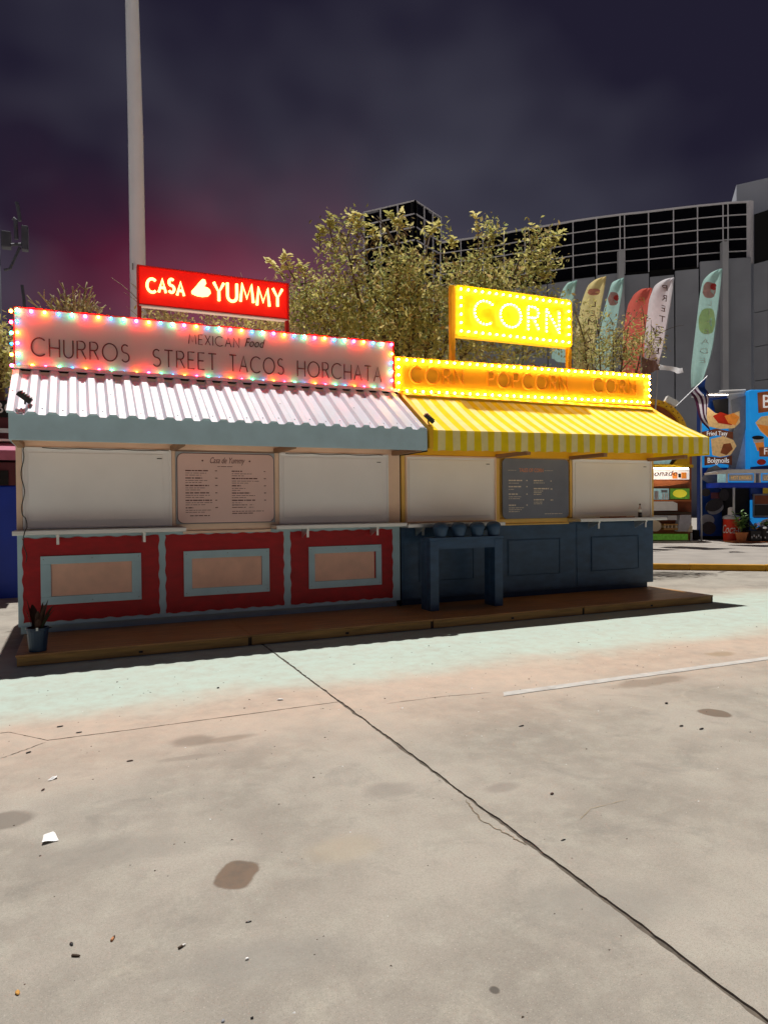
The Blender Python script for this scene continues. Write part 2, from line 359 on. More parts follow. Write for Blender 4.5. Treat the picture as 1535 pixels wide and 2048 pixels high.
# ================================================================== SETTING: ground
def concrete():
    m = bpy.data.materials.new('lot concrete'); m.use_nodes = True
    t = m.node_tree; b = t.nodes['Principled BSDF']; L = t.links.new
    def N(k, **a):
        n = t.nodes.new(k)
        for q, v in a.items(): setattr(n, q, v)
        return n
    geo = N('ShaderNodeNewGeometry'); P = geo.outputs['Position']
    def noise(sc, det=6, ro=.6, vec=None, dist=0):
        n = N('ShaderNodeTexNoise'); n.inputs['Scale'].default_value = sc; n.inputs['Detail'].default_value = det
        n.inputs['Roughness'].default_value = ro; n.inputs['Distortion'].default_value = dist
        L(vec or P, n.inputs['Vector']); return n.outputs['Fac']
    def mr(v, a, b_, c=0, d=1, sm=True):
        n = N('ShaderNodeMapRange'); n.interpolation_type = 'SMOOTHSTEP' if sm else 'LINEAR'
        for k, q in zip(('From Min', 'From Max', 'To Min', 'To Max'), (a, b_, c, d)): n.inputs[k].default_value = q
        L(v, n.inputs['Value']); return n.outputs['Result']
    def mix(f, a, bb, mode='MIX'):
        n = N('ShaderNodeMix'); n.data_type = 'RGBA'; n.blend_type = mode
        if isinstance(f, float): n.inputs['Factor'].default_value = f
        else: L(f, n.inputs['Factor'])
        for s_, v in ((6, a), (7, bb)):
            if isinstance(v, tuple): n.inputs[s_].default_value = (*v, 1)
            else: L(v, n.inputs[s_])
        return n.outputs[2]
    def math_(op, a, bb):
        n = N('ShaderNodeMath'); n.operation = op
        for i, v in enumerate((a, bb)):
            if isinstance(v, (int, float)): n.inputs[i].default_value = v
            else: L(v, n.inputs[i])
        return n.outputs[0]
    c = mix(mr(noise(.9, 5, .6), .35, .65), (0.262, 0.240, 0.208), (0.368, 0.338, 0.294))
    c = mix(mr(noise(4.5, 6, .65), .42, .7, 0, .55), c, (0.385, 0.366, 0.315))
    c = mix(mr(noise(2.2, 8, .7, dist=.8), .52, .68, 0, .4), c, (0.188, 0.178, 0.160))
    c = mix(mr(noise(1.7, 7, .7, dist=1.4), .56, .70, 0, .5), c, (0.40, 0.375, 0.315))
    c = mix(mr(noise(70, 3, .7), .35, .75, 0, .5), c, mix(1.0, c, (0.74, 0.73, 0.71), 'MULTIPLY'))
    c = mix(mr(noise(240, 2, .5), .52, .70, 0, .6), c, (0.156, 0.145, 0.133))
    c = mix(mr(noise(150, 2, .5), .62, .72, 0, .5), c, (0.477, 0.445, 0.400))
    # glow of the signs put into the concrete colour: mint strip, then pink
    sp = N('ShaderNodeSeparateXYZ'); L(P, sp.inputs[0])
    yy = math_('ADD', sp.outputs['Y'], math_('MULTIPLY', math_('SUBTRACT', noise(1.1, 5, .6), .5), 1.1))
    glow_patchy = mr(noise(6, 8, .72), .30, .75, 1.0, .50)
    pink = math_('MULTIPLY', math_('MULTIPLY', mr(yy, 3.7, 5.3), mr(yy, 7.5, 9.0, 1, 0)), math_('MULTIPLY', glow_patchy, .62))
    mint = math_('MULTIPLY', math_('MULTIPLY', mr(yy, 5.25, 6.0), mr(yy, 7.6, 8.6, 1, 0)), math_('MULTIPLY', glow_patchy, .86))
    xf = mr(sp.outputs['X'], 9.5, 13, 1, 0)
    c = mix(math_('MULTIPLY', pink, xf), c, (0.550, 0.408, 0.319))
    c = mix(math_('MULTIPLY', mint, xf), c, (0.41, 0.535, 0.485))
    # oil and drink stains, each with its own outline
    nv = N('ShaderNodeTexNoise'); nv.inputs['Scale'].default_value = 5; nv.inputs['Detail'].default_value = 4; L(P, nv.inputs['Vector'])
    for (px, py, rx, ry, ang, colr, st, soft) in STAINS:
        p0 = on_z(px, py)
        sub = N('ShaderNodeVectorMath'); sub.operation = 'SUBTRACT'; L(P, sub.inputs[0]); sub.inputs[1].default_value = p0
        wob = N('ShaderNodeVectorMath'); wob.operation = 'MULTIPLY_ADD'; L(nv.outputs['Color'], wob.inputs[0])
        wob.inputs[1].default_value = (rx * .9, ry * .9, 0); L(sub.outputs[0], wob.inputs[2])
        mpp = N('ShaderNodeMapping'); mpp.inputs['Location'].default_value = (0, 0, 0); mpp.inputs['Rotation'].default_value = (0, 0, ang)
        off = N('ShaderNodeVectorMath'); off.operation = 'SUBTRACT'; L(wob.outputs[0], off.inputs[0]); off.inputs[1].default_value = (rx * .45, ry * .45, 0)
        L(off.outputs[0], mpp.inputs['Vector'])
        dv = N('ShaderNodeVectorMath'); dv.operation = 'DIVIDE'; L(mpp.outputs[0], dv.inputs[0]); dv.inputs[1].default_value = (rx, ry, 1)
        ln = N('ShaderNodeVectorMath'); ln.operation = 'LENGTH'; L(dv.outputs[0], ln.inputs[0])
        c = mix(mr(ln.outputs['Value'], 1 - soft, 1 + soft, st, 0), c, colr)
    q = [on_z(*k) for k in ((455, 1722), (527, 1724), (490, 1785), (418, 1772))]
    ctr = (q[0] + q[1] + q[2] + q[3]) / 4; ax = (q[1] + q[2] - q[0] - q[3]) / 4; ay = (q[0] + q[1] - q[2] - q[3]) / 4
    det = ax.x * ay.y - ax.y * ay.x; ru = Vector((ay.y, -ay.x, 0)) / det; rv = Vector((-ax.y, ax.x, 0)) / det
    sub = N('ShaderNodeVectorMath'); sub.operation = 'SUBTRACT'; L(P, sub.inputs[0]); sub.inputs[1].default_value = ctr
    uv = []
    for rr_ in (ru, rv):
        d_ = N('ShaderNodeVectorMath'); d_.operation = 'DOT_PRODUCT'; L(sub.outputs[0], d_.inputs[0]); d_.inputs[1].default_value = rr_
        uv.append(math_('POWER', math_('ABSOLUTE', d_.outputs['Value'], 0), 4))
    rad = math_('ADD', math_('POWER', math_('ADD', uv[0], uv[1]), .25), math_('MULTIPLY', math_('SUBTRACT', noise(14, 3), .5), .3))
    c = mix(mr(rad, .9, 1.08, .92, 0), c, mix(mr(noise(12, 3), .4, .65), (0.151, 0.105, 0.075), (0.124, 0.095, 0.073)))
    L(c, b.inputs['Base Color'])
    L(mr(noise(3, 4), .3, .7, .72, .9), b.inputs['Roughness'])
    b.inputs['Specular IOR Level'].default_value = .25
    h = math_('ADD', math_('MULTIPLY', noise(130, 5, .7), .5), math_('MULTIPLY', noise(8, 5, .6), .9))
    bp = N('ShaderNodeBump'); bp.inputs['Strength'].default_value = .35; bp.inputs['Distance'].default_value = .006
    L(h, bp.inputs['Height']); L(bp.outputs['Normal'], b.inputs['Normal'])
    return m
OIL = (.15, .12, .095)
STAINS = [  # px, py in the photo, half sizes in metres, turn, colour, strength, softness
    (1428, 1426, .105, .10, .5, (0.126, 0.092, 0.067), .85, .12),
    (1300, 1364, .42, .10, .0, (0.185, 0.143, 0.109), .6, .3), (1440, 1308, .16, .09, 0, (0.252, 0.185, 0.109), .6, .35),
    (385, 1482, .13, .11, .3, (0.193, 0.155, 0.126), .7, .35), (455, 1478, .16, .05, 0, (0.202, 0.160, 0.126), .6, .4),
    (372, 1516, .16, .04, .1, (0.210, 0.176, 0.151), .5, .3), (12, 1640, .12, .10, .4, (0.160, 0.139, 0.118), .75, .2),
    (775, 1580, .12, .09, .2, (0.185, 0.168, 0.151), .5, .45), (988, 1980, .016, .018, 0, (0.076, 0.067, 0.059), .85, .25),
    (1003, 1575, .10, .05, 0, (0.185, 0.160, 0.143), .5, .4), (690, 1695, .15, .11, 0, (0.353, 0.302, 0.227), .5, .5),
    (880, 1262, .5, .10, 0, (0.286, 0.378, 0.353), .5, .4), (240, 1700, .35, .12, .2, (0.202, 0.189, 0.168), .45, .6),
    (1200, 1800, .3, .14, .4, (0.218, 0.206, 0.185), .45, .6), (520, 1920, .25, .10, .2, (0.210, 0.202, 0.185), .4, .6)]
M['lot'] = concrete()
M['joint'] = mat('joint filler', (.10, .083, .066), .9, .4, 18, .5, 80)
g = MB(); g.add([(-700, -700, -.009), (700, -700, -.009), (700, 700, -.009), (-700, 700, -.009)], [(0, 1, 2, 3)])
ground = tag(g.build('ground', M['joint'], origin=(0, 0, 0)), kind='structure')
def jag(a, b, n, amp, seed):                                 # a worn edge from a to b
    r = random.Random(seed); res = []; w = 0
    for i in range(n + 1):
        t = i / n; w = w * .55 + r.uniform(-1, 1) * amp
        p = Vector(a).lerp(Vector(b), t); d = (Vector(b) - Vector(a)).normalized(); q = Vector((-d.y, d.x, 0))
        res.append(p + q * (w if 0 < i < n else 0))
    return res
def slab(outline):
    b = MB(); pts = [Vector((p[0], p[1], 0)) for p in outline]
    n = len(pts); b.add(pts + [p - Vector((0, 0, .03)) for p in pts], [tuple(range(n))] + [(i, (i + 1) % n, (i + 1) % n + n, i + n) for i in range(n)])
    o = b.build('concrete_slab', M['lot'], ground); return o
JX, JY = 1.853, 5.06
J1 = [(-.45, 5.36), (-.2, 5.06), (.3, 5.05), (1.0, 5.05), (JX - .012, 5.055)]     # the cross joint bends on the left
def jpath(off, seed):
    r = random.Random(seed); res = []
    for a, b_ in zip(J1[:-1], J1[1:]):
        for i in range(14):
            t = i / 14; res.append(Vector((a[0] + (b_[0] - a[0]) * t, a[1] + (b_[1] - a[1]) * t + off + r.uniform(-.003, .003), 0)))
    res.append(Vector((J1[-1][0], J1[-1][1] + off, 0))); return res
near_joint = jag((JX - .013, .2, 0), (JX - .013, 5.044, 0), 170, .0050, 2)
far_joint = jag((JX - .013, 5.062, 0), (JX - .013, 9.5, 0), 90, .003, 3)
right_joint = jag((JX + .009, .2, 0), (JX + .009, 9.5, 0), 260, .0050, 4)
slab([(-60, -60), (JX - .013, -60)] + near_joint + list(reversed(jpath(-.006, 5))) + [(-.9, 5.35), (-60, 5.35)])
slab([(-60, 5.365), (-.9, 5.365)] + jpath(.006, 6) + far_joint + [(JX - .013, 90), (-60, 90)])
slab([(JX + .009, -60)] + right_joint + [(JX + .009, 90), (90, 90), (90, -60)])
# outer ground to the horizon
og = MB()
for x0, x1, y0, y1 in ((-700, 700, 90.02, 700), (-700, -60.02, -60, 90), (90.02, 700, -60, 90), (-700, 700, -700, -60.02)):
    og.add([(x0, y0, -.004), (x1, y0, -.004), (x1, y1, -.004), (x0, y1, -.004)], [(0, 1, 2, 3)])
tag(og.build('outer_ground', M['pavement'], origin=(0, 0, 0)), kind='structure')
# hairline cracks and the spalled spot by the joint: thin dark sheets a little above the slab
def ribbon(pts, w, name, m, z=.0025, seed=0):
    r = random.Random(seed); b = MB(); L = []; R = []
    P_ = []
    for a, c in zip(pts[:-1], pts[1:]):
        for i in range(9): P_.append(Vector(a).lerp(Vector(c), i / 9))
    P_.append(Vector(pts[-1]))
    for i, p in enumerate(P_):
        d = (P_[min(i + 1, len(P_) - 1)] - P_[max(i - 1, 0)]).normalized(); q = Vector((-d.y, d.x, 0))
        ww = w * r.uniform(.35, 1.2) * (0.15 if i in (0, len(P_) - 1) else 1); j = q * r.uniform(-.5, .5) * w * 1.5
        L.append(p + q * ww / 2 + j); R.append(p - q * ww / 2 + j)
    for p in L + R: p.z = z
    n = len(L); b.add(L + R, [(i, i + 1, n + i + 1, n + i) for i in range(n - 1)])
    return tag(b.build(name, m, origin=(0, 0, 0)), kind='structure')
ribbon([on_z(930, 1600), on_z(960, 1640), on_z(1010, 1668), on_z(1052, 1692)], .008, 'ground_crack', mat('crumbled crack', (.16, .125, .085), .9, .4, 30), seed=2)
ribbon([on_z(0, 1518), on_z(45, 1502), on_z(92, 1485)], .006, 'ground_crack', M['joint'], seed=3)
ribbon([on_z(770, 1408), on_z(880, 1394), on_z(985, 1385)], .006, 'ground_crack', M['joint'], seed=4)
ribbon([on_z(1160, 1640), on_z(1180, 1618), on_z(1255, 1600)], .003, 'ground_crack', mat('sandy crack', (.36, .29, .19), .9), seed=5)
# painted bay line
pl = MB(); a, b_, w = on_z(1000, 1390), on_z(1535, 1317), .095
a2 = a + (b_ - a) * 3.2; d = (b_ - a).normalized(); q = Vector((-d.y, d.x, 0)) * w / 2
pl.grid(lambda u, v: a.lerp(a2, u) + q * (2 * v - 1) * (1 + .06 * math.sin(u * 140)) + Vector((.06 * v if u == 0 else 0, 0, .004)), 60, 1)
tag(pl.build('painted_line', mat('worn line paint', (.44, .43, .41), .8, .12, 12, .2, 60, dirt=.55), origin=(0, 0, 0)), kind='structure')

# pavement across the lane with its yellow kerb
k0, k1 = Vector((11.757, 11.6, 0)), Vector((13.558, 10.211, 0)); kd = (k1 - k0).normalized(); kn = Vector((-kd.y, kd.x, 0))
if kn.y < 0: kn = -kn
ka, kb = k0 - kd * 10, k0 + kd * 16
sw = MB(); sw.prism([ka + kn * .163, kb + kn * .163, kb + kn * 60, ka + kn * 60], (0, 0, .125))
tag(sw.build('sidewalk', M['pavement'], origin=(0, 0, 0)), kind='structure')
kerb = thing('kerb', None, None, ka); kerb['kind'] = 'structure'
n_k = 17
for i in range(n_k):
    s0, s1 = 26 * i / n_k + .006, 26 * (i + 1) / n_k - .006
    kb_ = MB(); kb_.prism([ka + kd * s0, ka + kd * s1, ka + kd * s1 + kn * .16, ka + kd * s0 + kn * .16], (0, 0, .135 + .004 * (i % 3)))
    kb_.build('kerb_stone', M['kerby'], kerb, bevel=.015)

# ================================================================== the two food stands
W = 8.65                                                    # front wall plane
DK = .115                                                   # deck top
def rounded(x0, x1, z0, z1, r, y, n=6):
    pts = []
    for cx, cz, a0 in ((x1 - r, z1 - r, 0), (x0 + r, z1 - r, 90), (x0 + r, z0 + r, 180), (x1 - r, z0 + r, 270)):
        for i in range(n + 1):
            a = math.radians(a0 + 90 * i / n); pts.append((cx + r * math.cos(a), y, cz + r * math.sin(a)))
    return pts
def frame_mb(x0, x1, z0, z1, wx, wz, y0, y1):
    b = MB()
    b.box(x0, x1, y0, y1, z1 - wz, z1).box(x0, x1, y0, y1, z0, z0 + wz)
    b.box(x0, x0 + wx, y0, y1, z0 + wz, z1 - wz).box(x1 - wx, x1, y0, y1, z0 + wz, z1 - wz)
    return b
def wavy_rect(x0, x1, z0, z1, y, amp=.0055, per=.17, ph=0.0):
    pts = []
    def side(a, b_, nrm):
        L = (Vector(b_) - Vector(a)).length; n = max(6, int(L / .03))
        for i in range(n):
            t = i / n; k = amp * (math.sin(2 * PI * t * L / per + ph) + .6 * math.sin(t * L * 23 + ph * 2)) * (1 if 0 < i else 0)
            p = Vector(a).lerp(Vector(b_), t); pts.append((p.x + nrm[0] * k, y, p.y + nrm[1] * k))
    side((x0, z0), (x1, z0), (0, 1)); side((x1, z0), (x1, z1), (1, 0)); side((x1, z1), (x0, z1), (0, 1)); side((x0, z1), (x0, z0), (1, 0))
    return pts
def shutter(st, x0, x1, z0, z1, m_rim, tagx):
    s = MB().box(x0, x1, W - .012, W + .02, z0, z1).build('shutter', M['shutter'], st, bevel=.004)
    frame_mb(x0 + .002, x1 - .002, z0 + .002, z1 - .002, .022, .022, W - .034, W - .0125).build('shutter_frame', m_rim, s, bevel=.003)
    # raised flat sheet of the door
    MB().box(x0 + .06, x1 - .10, W - .022, W - .0125, z0 + .09, z1 - .06).build('door_sheet', M['shutter'], s, bevel=.004)
    MB().box(tagx - .028, tagx + .028, W - .028, W - .0225, z1 - .113, z1 - .104).build('latch', M['dark'], s)
    return s
def shelf(st, x0, x1, zt, brx):
    s = MB().box(x0, x1, W - .32, W - .013, zt - .05, zt).build('counter_shelf', M['steel'], st, bevel=.006)
    for bx in brx:
        b = MB().box(bx - .016, bx + .016, W - .30, W - .05, zt - .075, zt - .0505)
        b.prism([(bx - .009, W - .27, zt - .075), (bx - .009, W - .05, zt - .075), (bx - .009, W - .05, zt - .17)], (.018, 0, 0))
        b.box(bx - .014, bx + .014, W - .285, W - .262, zt - .16, zt - .0755)
        b.build('bracket', M['steel'], s)
    return s

# ---------------- red stand
red = thing('food_stand', 'red and grey blue food stand with white corrugated metal roof', 'food stand', (1.75, W + 1.1, DK), group=None)
RX0, RX1 = -.615, 4.075
b = MB(); b.box(RX0, RX1, W + .03, W + 2.3, DK + .09, 3.06); b.build('body', M['tan'], red)
b = MB(); b.box(RX0 + .02, RX1 - .03, W + .05, W + 2.25, DK, DK + .089); b.build('toe_kick', M['teal'], red)
MB().box(RX0, RX1, W - .004, W + .029, DK + .085, 1.235).build('lower_board', M['teal'], red, bevel=.004)
# upper posts and header
for x0, x1 in ((RX0, -.555), (1.045, 1.085), (2.31, 2.365), (3.905, RX1)): MB().box(x0, x1, W - .02, W + .0295, 1.2355, 2.215).build('frame_post', M['tan'], red, bevel=.003)
MB().box(RX0, RX1, W - .014, W + .0295, 2.2155, 3.05).build('header', M['tan'], red)
MB().box(1.086, 2.309, W - .016, W + .0295, 1.2355, 1.315).build('frame_rail', M['tan'], red, bevel=.003)
shutter(red, -.553, 1.043, 1.29, 2.213, M['shutter'], .905)
shutter(red, 2.367, 3.903, 1.285, 2.213, M['shutter'], 3.76)
for k, (x0, x1, a0, a1, i0, i1) in enumerate(((-.565, .885, -.385, .682, -.28, .583), (.962, 2.42, 1.17, 2.226, 1.266, 2.125), (2.513, 3.96, 2.75, 3.785, 2.832, 3.681))):
    p = MB().prism(wavy_rect(x0, x1, .245, 1.19, W - .012, ph=k), (0, .0075, 0)).build('front_panel', M['red'], red)
    frame_mb(a0, a1, .435, .985, i0 - a0, .092, W - .034, W - .0125).build('moulding', M['teal'], p, bevel=.004)
    MB().box(i0 + .001, i1 - .001, W - .020, W - .0126, .528, .892).build('inset', M['salmon'], p)
    sc_ = MB()
    for sx_ in (a0 + .03, (a0 + a1) / 2, a1 - .03):
        for sz_ in (.47, .95): sc_.tube([(sx_, W - .0336, sz_), (sx_, W - .0355, sz_)], .006, 6)
    sc_.build('screws', M['grey'], p)['kind'] = 'stuff'
# narrow trim battens between the bays
for x in (.923, 2.466): MB().box(x - .006, x + .006, W - .010, W - .0045, .21, 1.22).build('batten', M['teal'], red)
MB().box(RX0, RX1, W - .018, W - .0045, DK + .087, .205).build('skirting', M['teal'], red, bevel=.004)
shelf(red, -.64, 1.165, 1.285, (-.20, .70)); shelf(red, 2.248, 4.04, 1.283, (2.66, 3.62))
MB().box(1.166, 2.247, W - .05, W - .013, 1.2, 1.232).build('sill', M['tan'], red, bevel=.004)
# awning arms under the roof
for x in (-.56, 1.065, 2.335, 3.99):
    MB().box(x - .035, x + .035, 7.86, W - .0145, 2.2, 2.26).build('awning_arm', M['woodarm'], red, bevel=.004)
# fascia board with side returns
b = MB(); b.prism([(RX0, 7.80, 2.215), (RX0, 7.835, 2.215), (RX0, 7.835, 2.505), (RX0, 7.80, 2.483)], (RX1 - RX0, 0, 0))
b.build('fascia', M['teal'], red, bevel=.004)
for x in (RX0, RX1 - .03):
    MB().prism([(x, 7.8355, 2.215), (x, W - .0145, 2.215), (x, W - .0145, 2.93), (x, 7.8355, 2.468)], (.03, 0, 0)).build('side_return', M['teal'], red)
MB().box(RX0 + .031, RX1 - .031, 7.8355, W - .0145, 2.30, 2.315).build('soffit', M['tan'], red)
# corrugated roof sheet
SL = math.atan2(.635, 1.0)
def roof_pt(x, s, h):                                        # s along the slope from the eave, h off the sheet
    return Vector((x, 7.768 + s * math.cos(SL) - h * math.sin(SL), 2.468 + s * math.sin(SL) + h * math.cos(SL)))
prof = []; PER = .191; x = RX0 - .015; i = 0
while x < RX1 + .03:
    for dx, h in ((0, 1), (.062, 1), (.093, 0), (.160, 0)):
        if x + dx <= RX1 + .02: prof.append((x + dx, .034 * h))
    x += PER
R_LEN = 1.17
b = MB()
for (xa, ha), (xb, hb) in zip(prof[:-1], prof[1:]):
    if ha + hb > 0 and xb < RX1: b.add([roof_pt(xa, .03, -.004), roof_pt(xb, .03, -.004), roof_pt(xb, .03, max(-.003, hb - .003)), roof_pt(xa, .03, max(-.003, ha - .003))], [(0, 1, 2, 3)])
b.build('eave_closure', M['teal'], red)['kind'] = 'stuff'
b = MB()
cols = []
for (x, h) in prof:
    r = random.Random(int(x * 1000)); wob = r.uniform(-.004, .004)
    cols.append([roof_pt(x, s * R_LEN + (wob if s == 0 else 0), h) for s in (0, .25, .5, .75, 1)])
vs = [p for c in cols for p in c]
fs = [(i * 5 + k, i * 5 + k + 1, (i + 1) * 5 + k + 1, (i + 1) * 5 + k) for i in range(len(cols) - 1) for k in range(4)]
b.add(vs, fs); b.build('roof_sheet', M['sheet'], red, solid=.003)
b = MB()
MC = Matrix.Translation(roof_pt(0, R_LEN - .05, .036)) @ Matrix.Rotation(SL, 4, 'X')
b.box(RX0 - .015, RX1 + .01, -.040, .07, .002, .008, M=MC); b.build('ridge_flashing', M['sheet'], red)
MB().box(RX0 - .01, RX1 + .005, -.028, .06, -.04, .0015, M=MC).build('shade_strip', M['black'], red)  # black strip stands in for the shade under the flashing, blocking bulb spill
b = MB()
for i in range(25):
    for s in (.14,) + ((.5,) if i % 5 == 0 else ()):
        p = roof_pt(RX0 - .015 + PER * i + (.126 if s < .3 else .03), s + random.uniform(-.02, .02), 0.002 if s < .3 else .036)
        b.lathe([(.008, 0), (.008, .004), (.003, .006)], p, 6)
b.build('screws', M['grey'], red)['kind'] = 'stuff'

# ---------------- yellow stand
yel = thing('food_stand', 'yellow and navy food stand with yellow striped fabric awning', 'food stand', (6.4, W + 1.1, DK))
YX0, YX1 = 4.10, 8.715
MB().box(YX0, YX1, W + .03, W + 2.3, DK + .09, 3.06).build('body', M['yellow'], yel)
MB().box(YX0 + .03, YX1 - .07, W + .06, W + 2.25, DK, DK + .089).build('toe_kick', M['navyd'], yel)
MB().box(YX0, YX1, W - .004, W + .029, DK + .085, 1.225).build('lower_board', M['navy'], yel, bevel=.004)
MB().box(YX0 - .024, YX0 - .001, W + .01, W + .03, DK, 2.22).build('joint_strip', M['black'], yel)
for x0, x1 in ((YX0, 4.155), (5.645, 5.70), (6.995, 7.037), (8.668, YX1)): MB().box(x0, x1, W - .02, W + .0295, 1.2255, 2.215).build('frame_post', M['yellow'], yel, bevel=.003)
MB().box(5.701, 6.994, W - .016, W + .0295, 1.2255, 1.295).build('frame_rail', M['yellow'], yel, bevel=.003); MB().box(5.701, 6.994, W - .016, W + .0295, 2.198, 2.2145).build('frame_rail', M['yellow'], yel)
MB().box(YX0, YX1, W - .014, W + .0295, 2.2155, 3.05).build('header', M['yellowh'], yel)
shutter(yel, 4.157, 5.643, 1.262, 2.213, M['tan'], 5.50)
shutter(yel, 7.039, 8.666, 1.275, 2.213, M['shutter'], 8.52)
for k, (x0, x1, a0, a1) in enumerate(((4.13, 5.60, 4.36, 5.25), (5.63, 7.08, 5.84, 6.80), (7.13, 8.70, 7.41, 8.385))):
    p = MB().box(x0, x1, W - .014, W - .0045, .225, 1.205).build('front_panel', M['navy'], yel, bevel=.003)
    frame_mb(a0, a1, .44, .985, .014, .006, W - .028, W - .0145).build('moulding', M['navyd'], p, bevel=.002)
    MB().box(a0 + .02, a1 - .02, W - .022, W - .0146, .452, .972).build('inset', M['navy'], p, bevel=.004)
shelf(yel, 4.051, 5.60, 1.262, (4.30, 5.35)); shelf(yel, 6.95, 8.70, 1.285, (7.33, 8.28))
MB().box(5.602, 6.948, W - .05, W - .0165, 1.2, 1.2225).build('sill', M['yellow'], yel, bevel=.004)
for x in (5.67, 7.015, 8.60):
    MB().box(x - .035, x + .035, 7.86, W - .0145, 2.195, 2.25).build('awning_arm', M['woodarm'], yel, bevel=.004)
MB().prism([(4.0768, 7.84, 2.2), (4.0768, W - .02, 2.2), (4.0768, W + .14, 3.04), (4.0768, 7.84, 2.46)], (.0205, 0, 0)).build('leak_blocker', M['black'], yel)  # black filler added to stop light leaking between roof and awning
# awning: fabric, valance, left rake board, ridge bar
AX0, AX1T, AX1B = 4.123, 8.80, 9.03
NST = 23
def aw(u, v):                                                # v 0 ridge .. 1 eave
    x = AX0 + .03 + u * ((AX1T - AX0 - .03) * (1 - v) + (AX1B - AX0 - .03) * v)
    sag = -.022 * math.sin(PI * v) - .006 * math.sin(PI * v) * math.cos(u * PI * 8)
    return Vector((x, 8.80 - 1.0 * v, 3.135 - .66 * v + .055 * u * v + sag))
stripe = lambda u, v: 0 if int(u * NST * 2 + .35) % 2 == 0 else 1
fb = MB().grid(aw, NST * 8, 8, stripe)
awn = fb.build('awning', [M['fab_y'], M['fab_w']], yel, smooth=True)
def val(u, v):
    p = aw(u, 1); ph = u * NST * 2 * PI * .5
    return Vector((p.x, p.y - .004 + .012 * v * math.sin(ph) + .006 * math.sin(u * 40), p.z - v * (.258 + .006 * math.sin(ph * 2)) - .002))
MB().grid(val, NST * 8, 4, stripe).build('valance', [M['fab_y'], M['fab_w']], yel, smooth=True)
def gab(u, v):
    a, c = aw(1, v), Vector((aw(1, v).x, aw(1, v).y, 2.25)); return a.lerp(c, u) + Vector((.002, 0, 0))
MB().grid(gab, 3, 6, 0).build('awning_end', M['fab_y'], yel)
def rk(x): return [(x, 7.78, 2.24), (x, 7.86, 2.24), (x, 8.80, 3.02), (x, 8.80, 3.16), (x, 7.78, 2.51)]
MB().prism(rk(4.099), (.053, 0, 0)).build('rake_board', M['yellowh'], yel, bevel=.003)
MB().box(4.12, 8.80, 8.765, 8.80, 3.07, 3.125).build('ridge_bar', M['yellowh'], yel)

# ---------------- deck in front
deck = thing('wooden_deck', 'long low wooden deck in front of both food stands', 'deck', (4.1, 8.1, 0))
joints = [-.565, 1.72, 3.97, 6.30, 8.735]
for a, b_ in zip(joints[:-1], joints[1:]):
    MB().box(a + .003, b_ - .003, 7.482, W + .10, .092, DK).build('deck_sheet', M['wood'], deck, bevel=.003)
    MB().box(a + .012, b_ - .03, 7.492, 7.53, .004, .090).build('front_board', M['woodb'], deck, bevel=.004)
    MB().box(b_ - .028, b_ + .010, 7.50, 7.53, .002, .089).build('spacer_block', M['woodk'], deck)
    MB().box((a + b_) / 2 - .02, (a + b_) / 2 + .02, 7.487, 7.4918, .03, .052).build('fixing_plate', M['dark'], deck)
MB().box(-.548, 8.72, 7.54, W + .08, .0, .091).build('under_frame', M['woodk'], deck)

# ================================================================== signs on the stands
def sign_bulbs(parent, seq, x0, x1, z0, z1, nx, nz, y, jitter=.004):
    k = 0; P = []
    for i in range(nx): P.append((x0 + (x1 - x0) * i / (nx - 1), z1))
    for i in range(1, nz): P.append((x1, z1 + (z0 - z1) * i / nz))
    for i in range(nx): P.append((x1 + (x0 - x1) * i / (nx - 1), z0))
    for i in range(1, nz): P.append((x0, z0 + (z1 - z0) * i / nz))
    for i, (x, z) in enumerate(P):
        bulb(seq[i % len(seq)], parent, (x + random.uniform(-jitter, jitter), y, z + random.uniform(-jitter, jitter)))
B4 = [bulb_mesh('bulb mint', G_MINT), bulb_mesh('bulb red', G_RED), bulb_mesh('bulb orange', G_OR), bulb_mesh('bulb blue', G_BL, .015)]
BW = bulb_mesh('bulb warm', G_W, .0142); BC = bulb_mesh('bulb corn', G_C, .0155); BD = bulb_mesh('bulb bead', G_C, .0115)
# churros sign
cs = thing('marquee_sign', 'cream marquee sign reading churros street tacos horchata ringed with coloured bulbs', 'sign', (1.72, 8.8, 3.07))
MB().box(-.615, 4.06, 8.80, 8.86, 3.085, 3.79).build('sign_board', M['signcream'], cs)
frame_mb(-.63, 4.075, 3.075, 3.80, .014, .014, 8.786, 8.862).build('edge_trim', M['signred'], cs)
sign_bulbs(cs, B4, -.585, 4.03, 3.135, 3.755, 34, 5, 8.762)
for i in range(6): bulb(B4[(i + 1) % 4], cs, (-.652, 8.825, 3.14 + .122 * i))
for w_, x0, x1, z0 in (('CHURROS', -.45, .592, 3.262), ('STREET', .862, 1.62, 3.236), ('TACOS', 1.785, 2.49, 3.24), ('HORCHATA', 2.68, 3.885, 3.235)):
    letters(w_, x0, x1, z0, z0 + .205, 8.7985, .0085, M['ink'], cs, flat=.5)
letters('MEXICAN', 1.287, 1.912, 3.545, 3.665, 8.7985, .006, M['ink'], cs, flat=.5)
text_mesh('letter', 'Food', .16, M['ink'], cs, face_m((2.10, 8.7985, 3.615)), .004, shear=.35, stretch=.75)
for x in (.2, 1.7, 3.3): MB().tube([(x, 8.87, 3.7), (x, 9.4, 3.062)], .02).build('stay', M['signred'], cs)
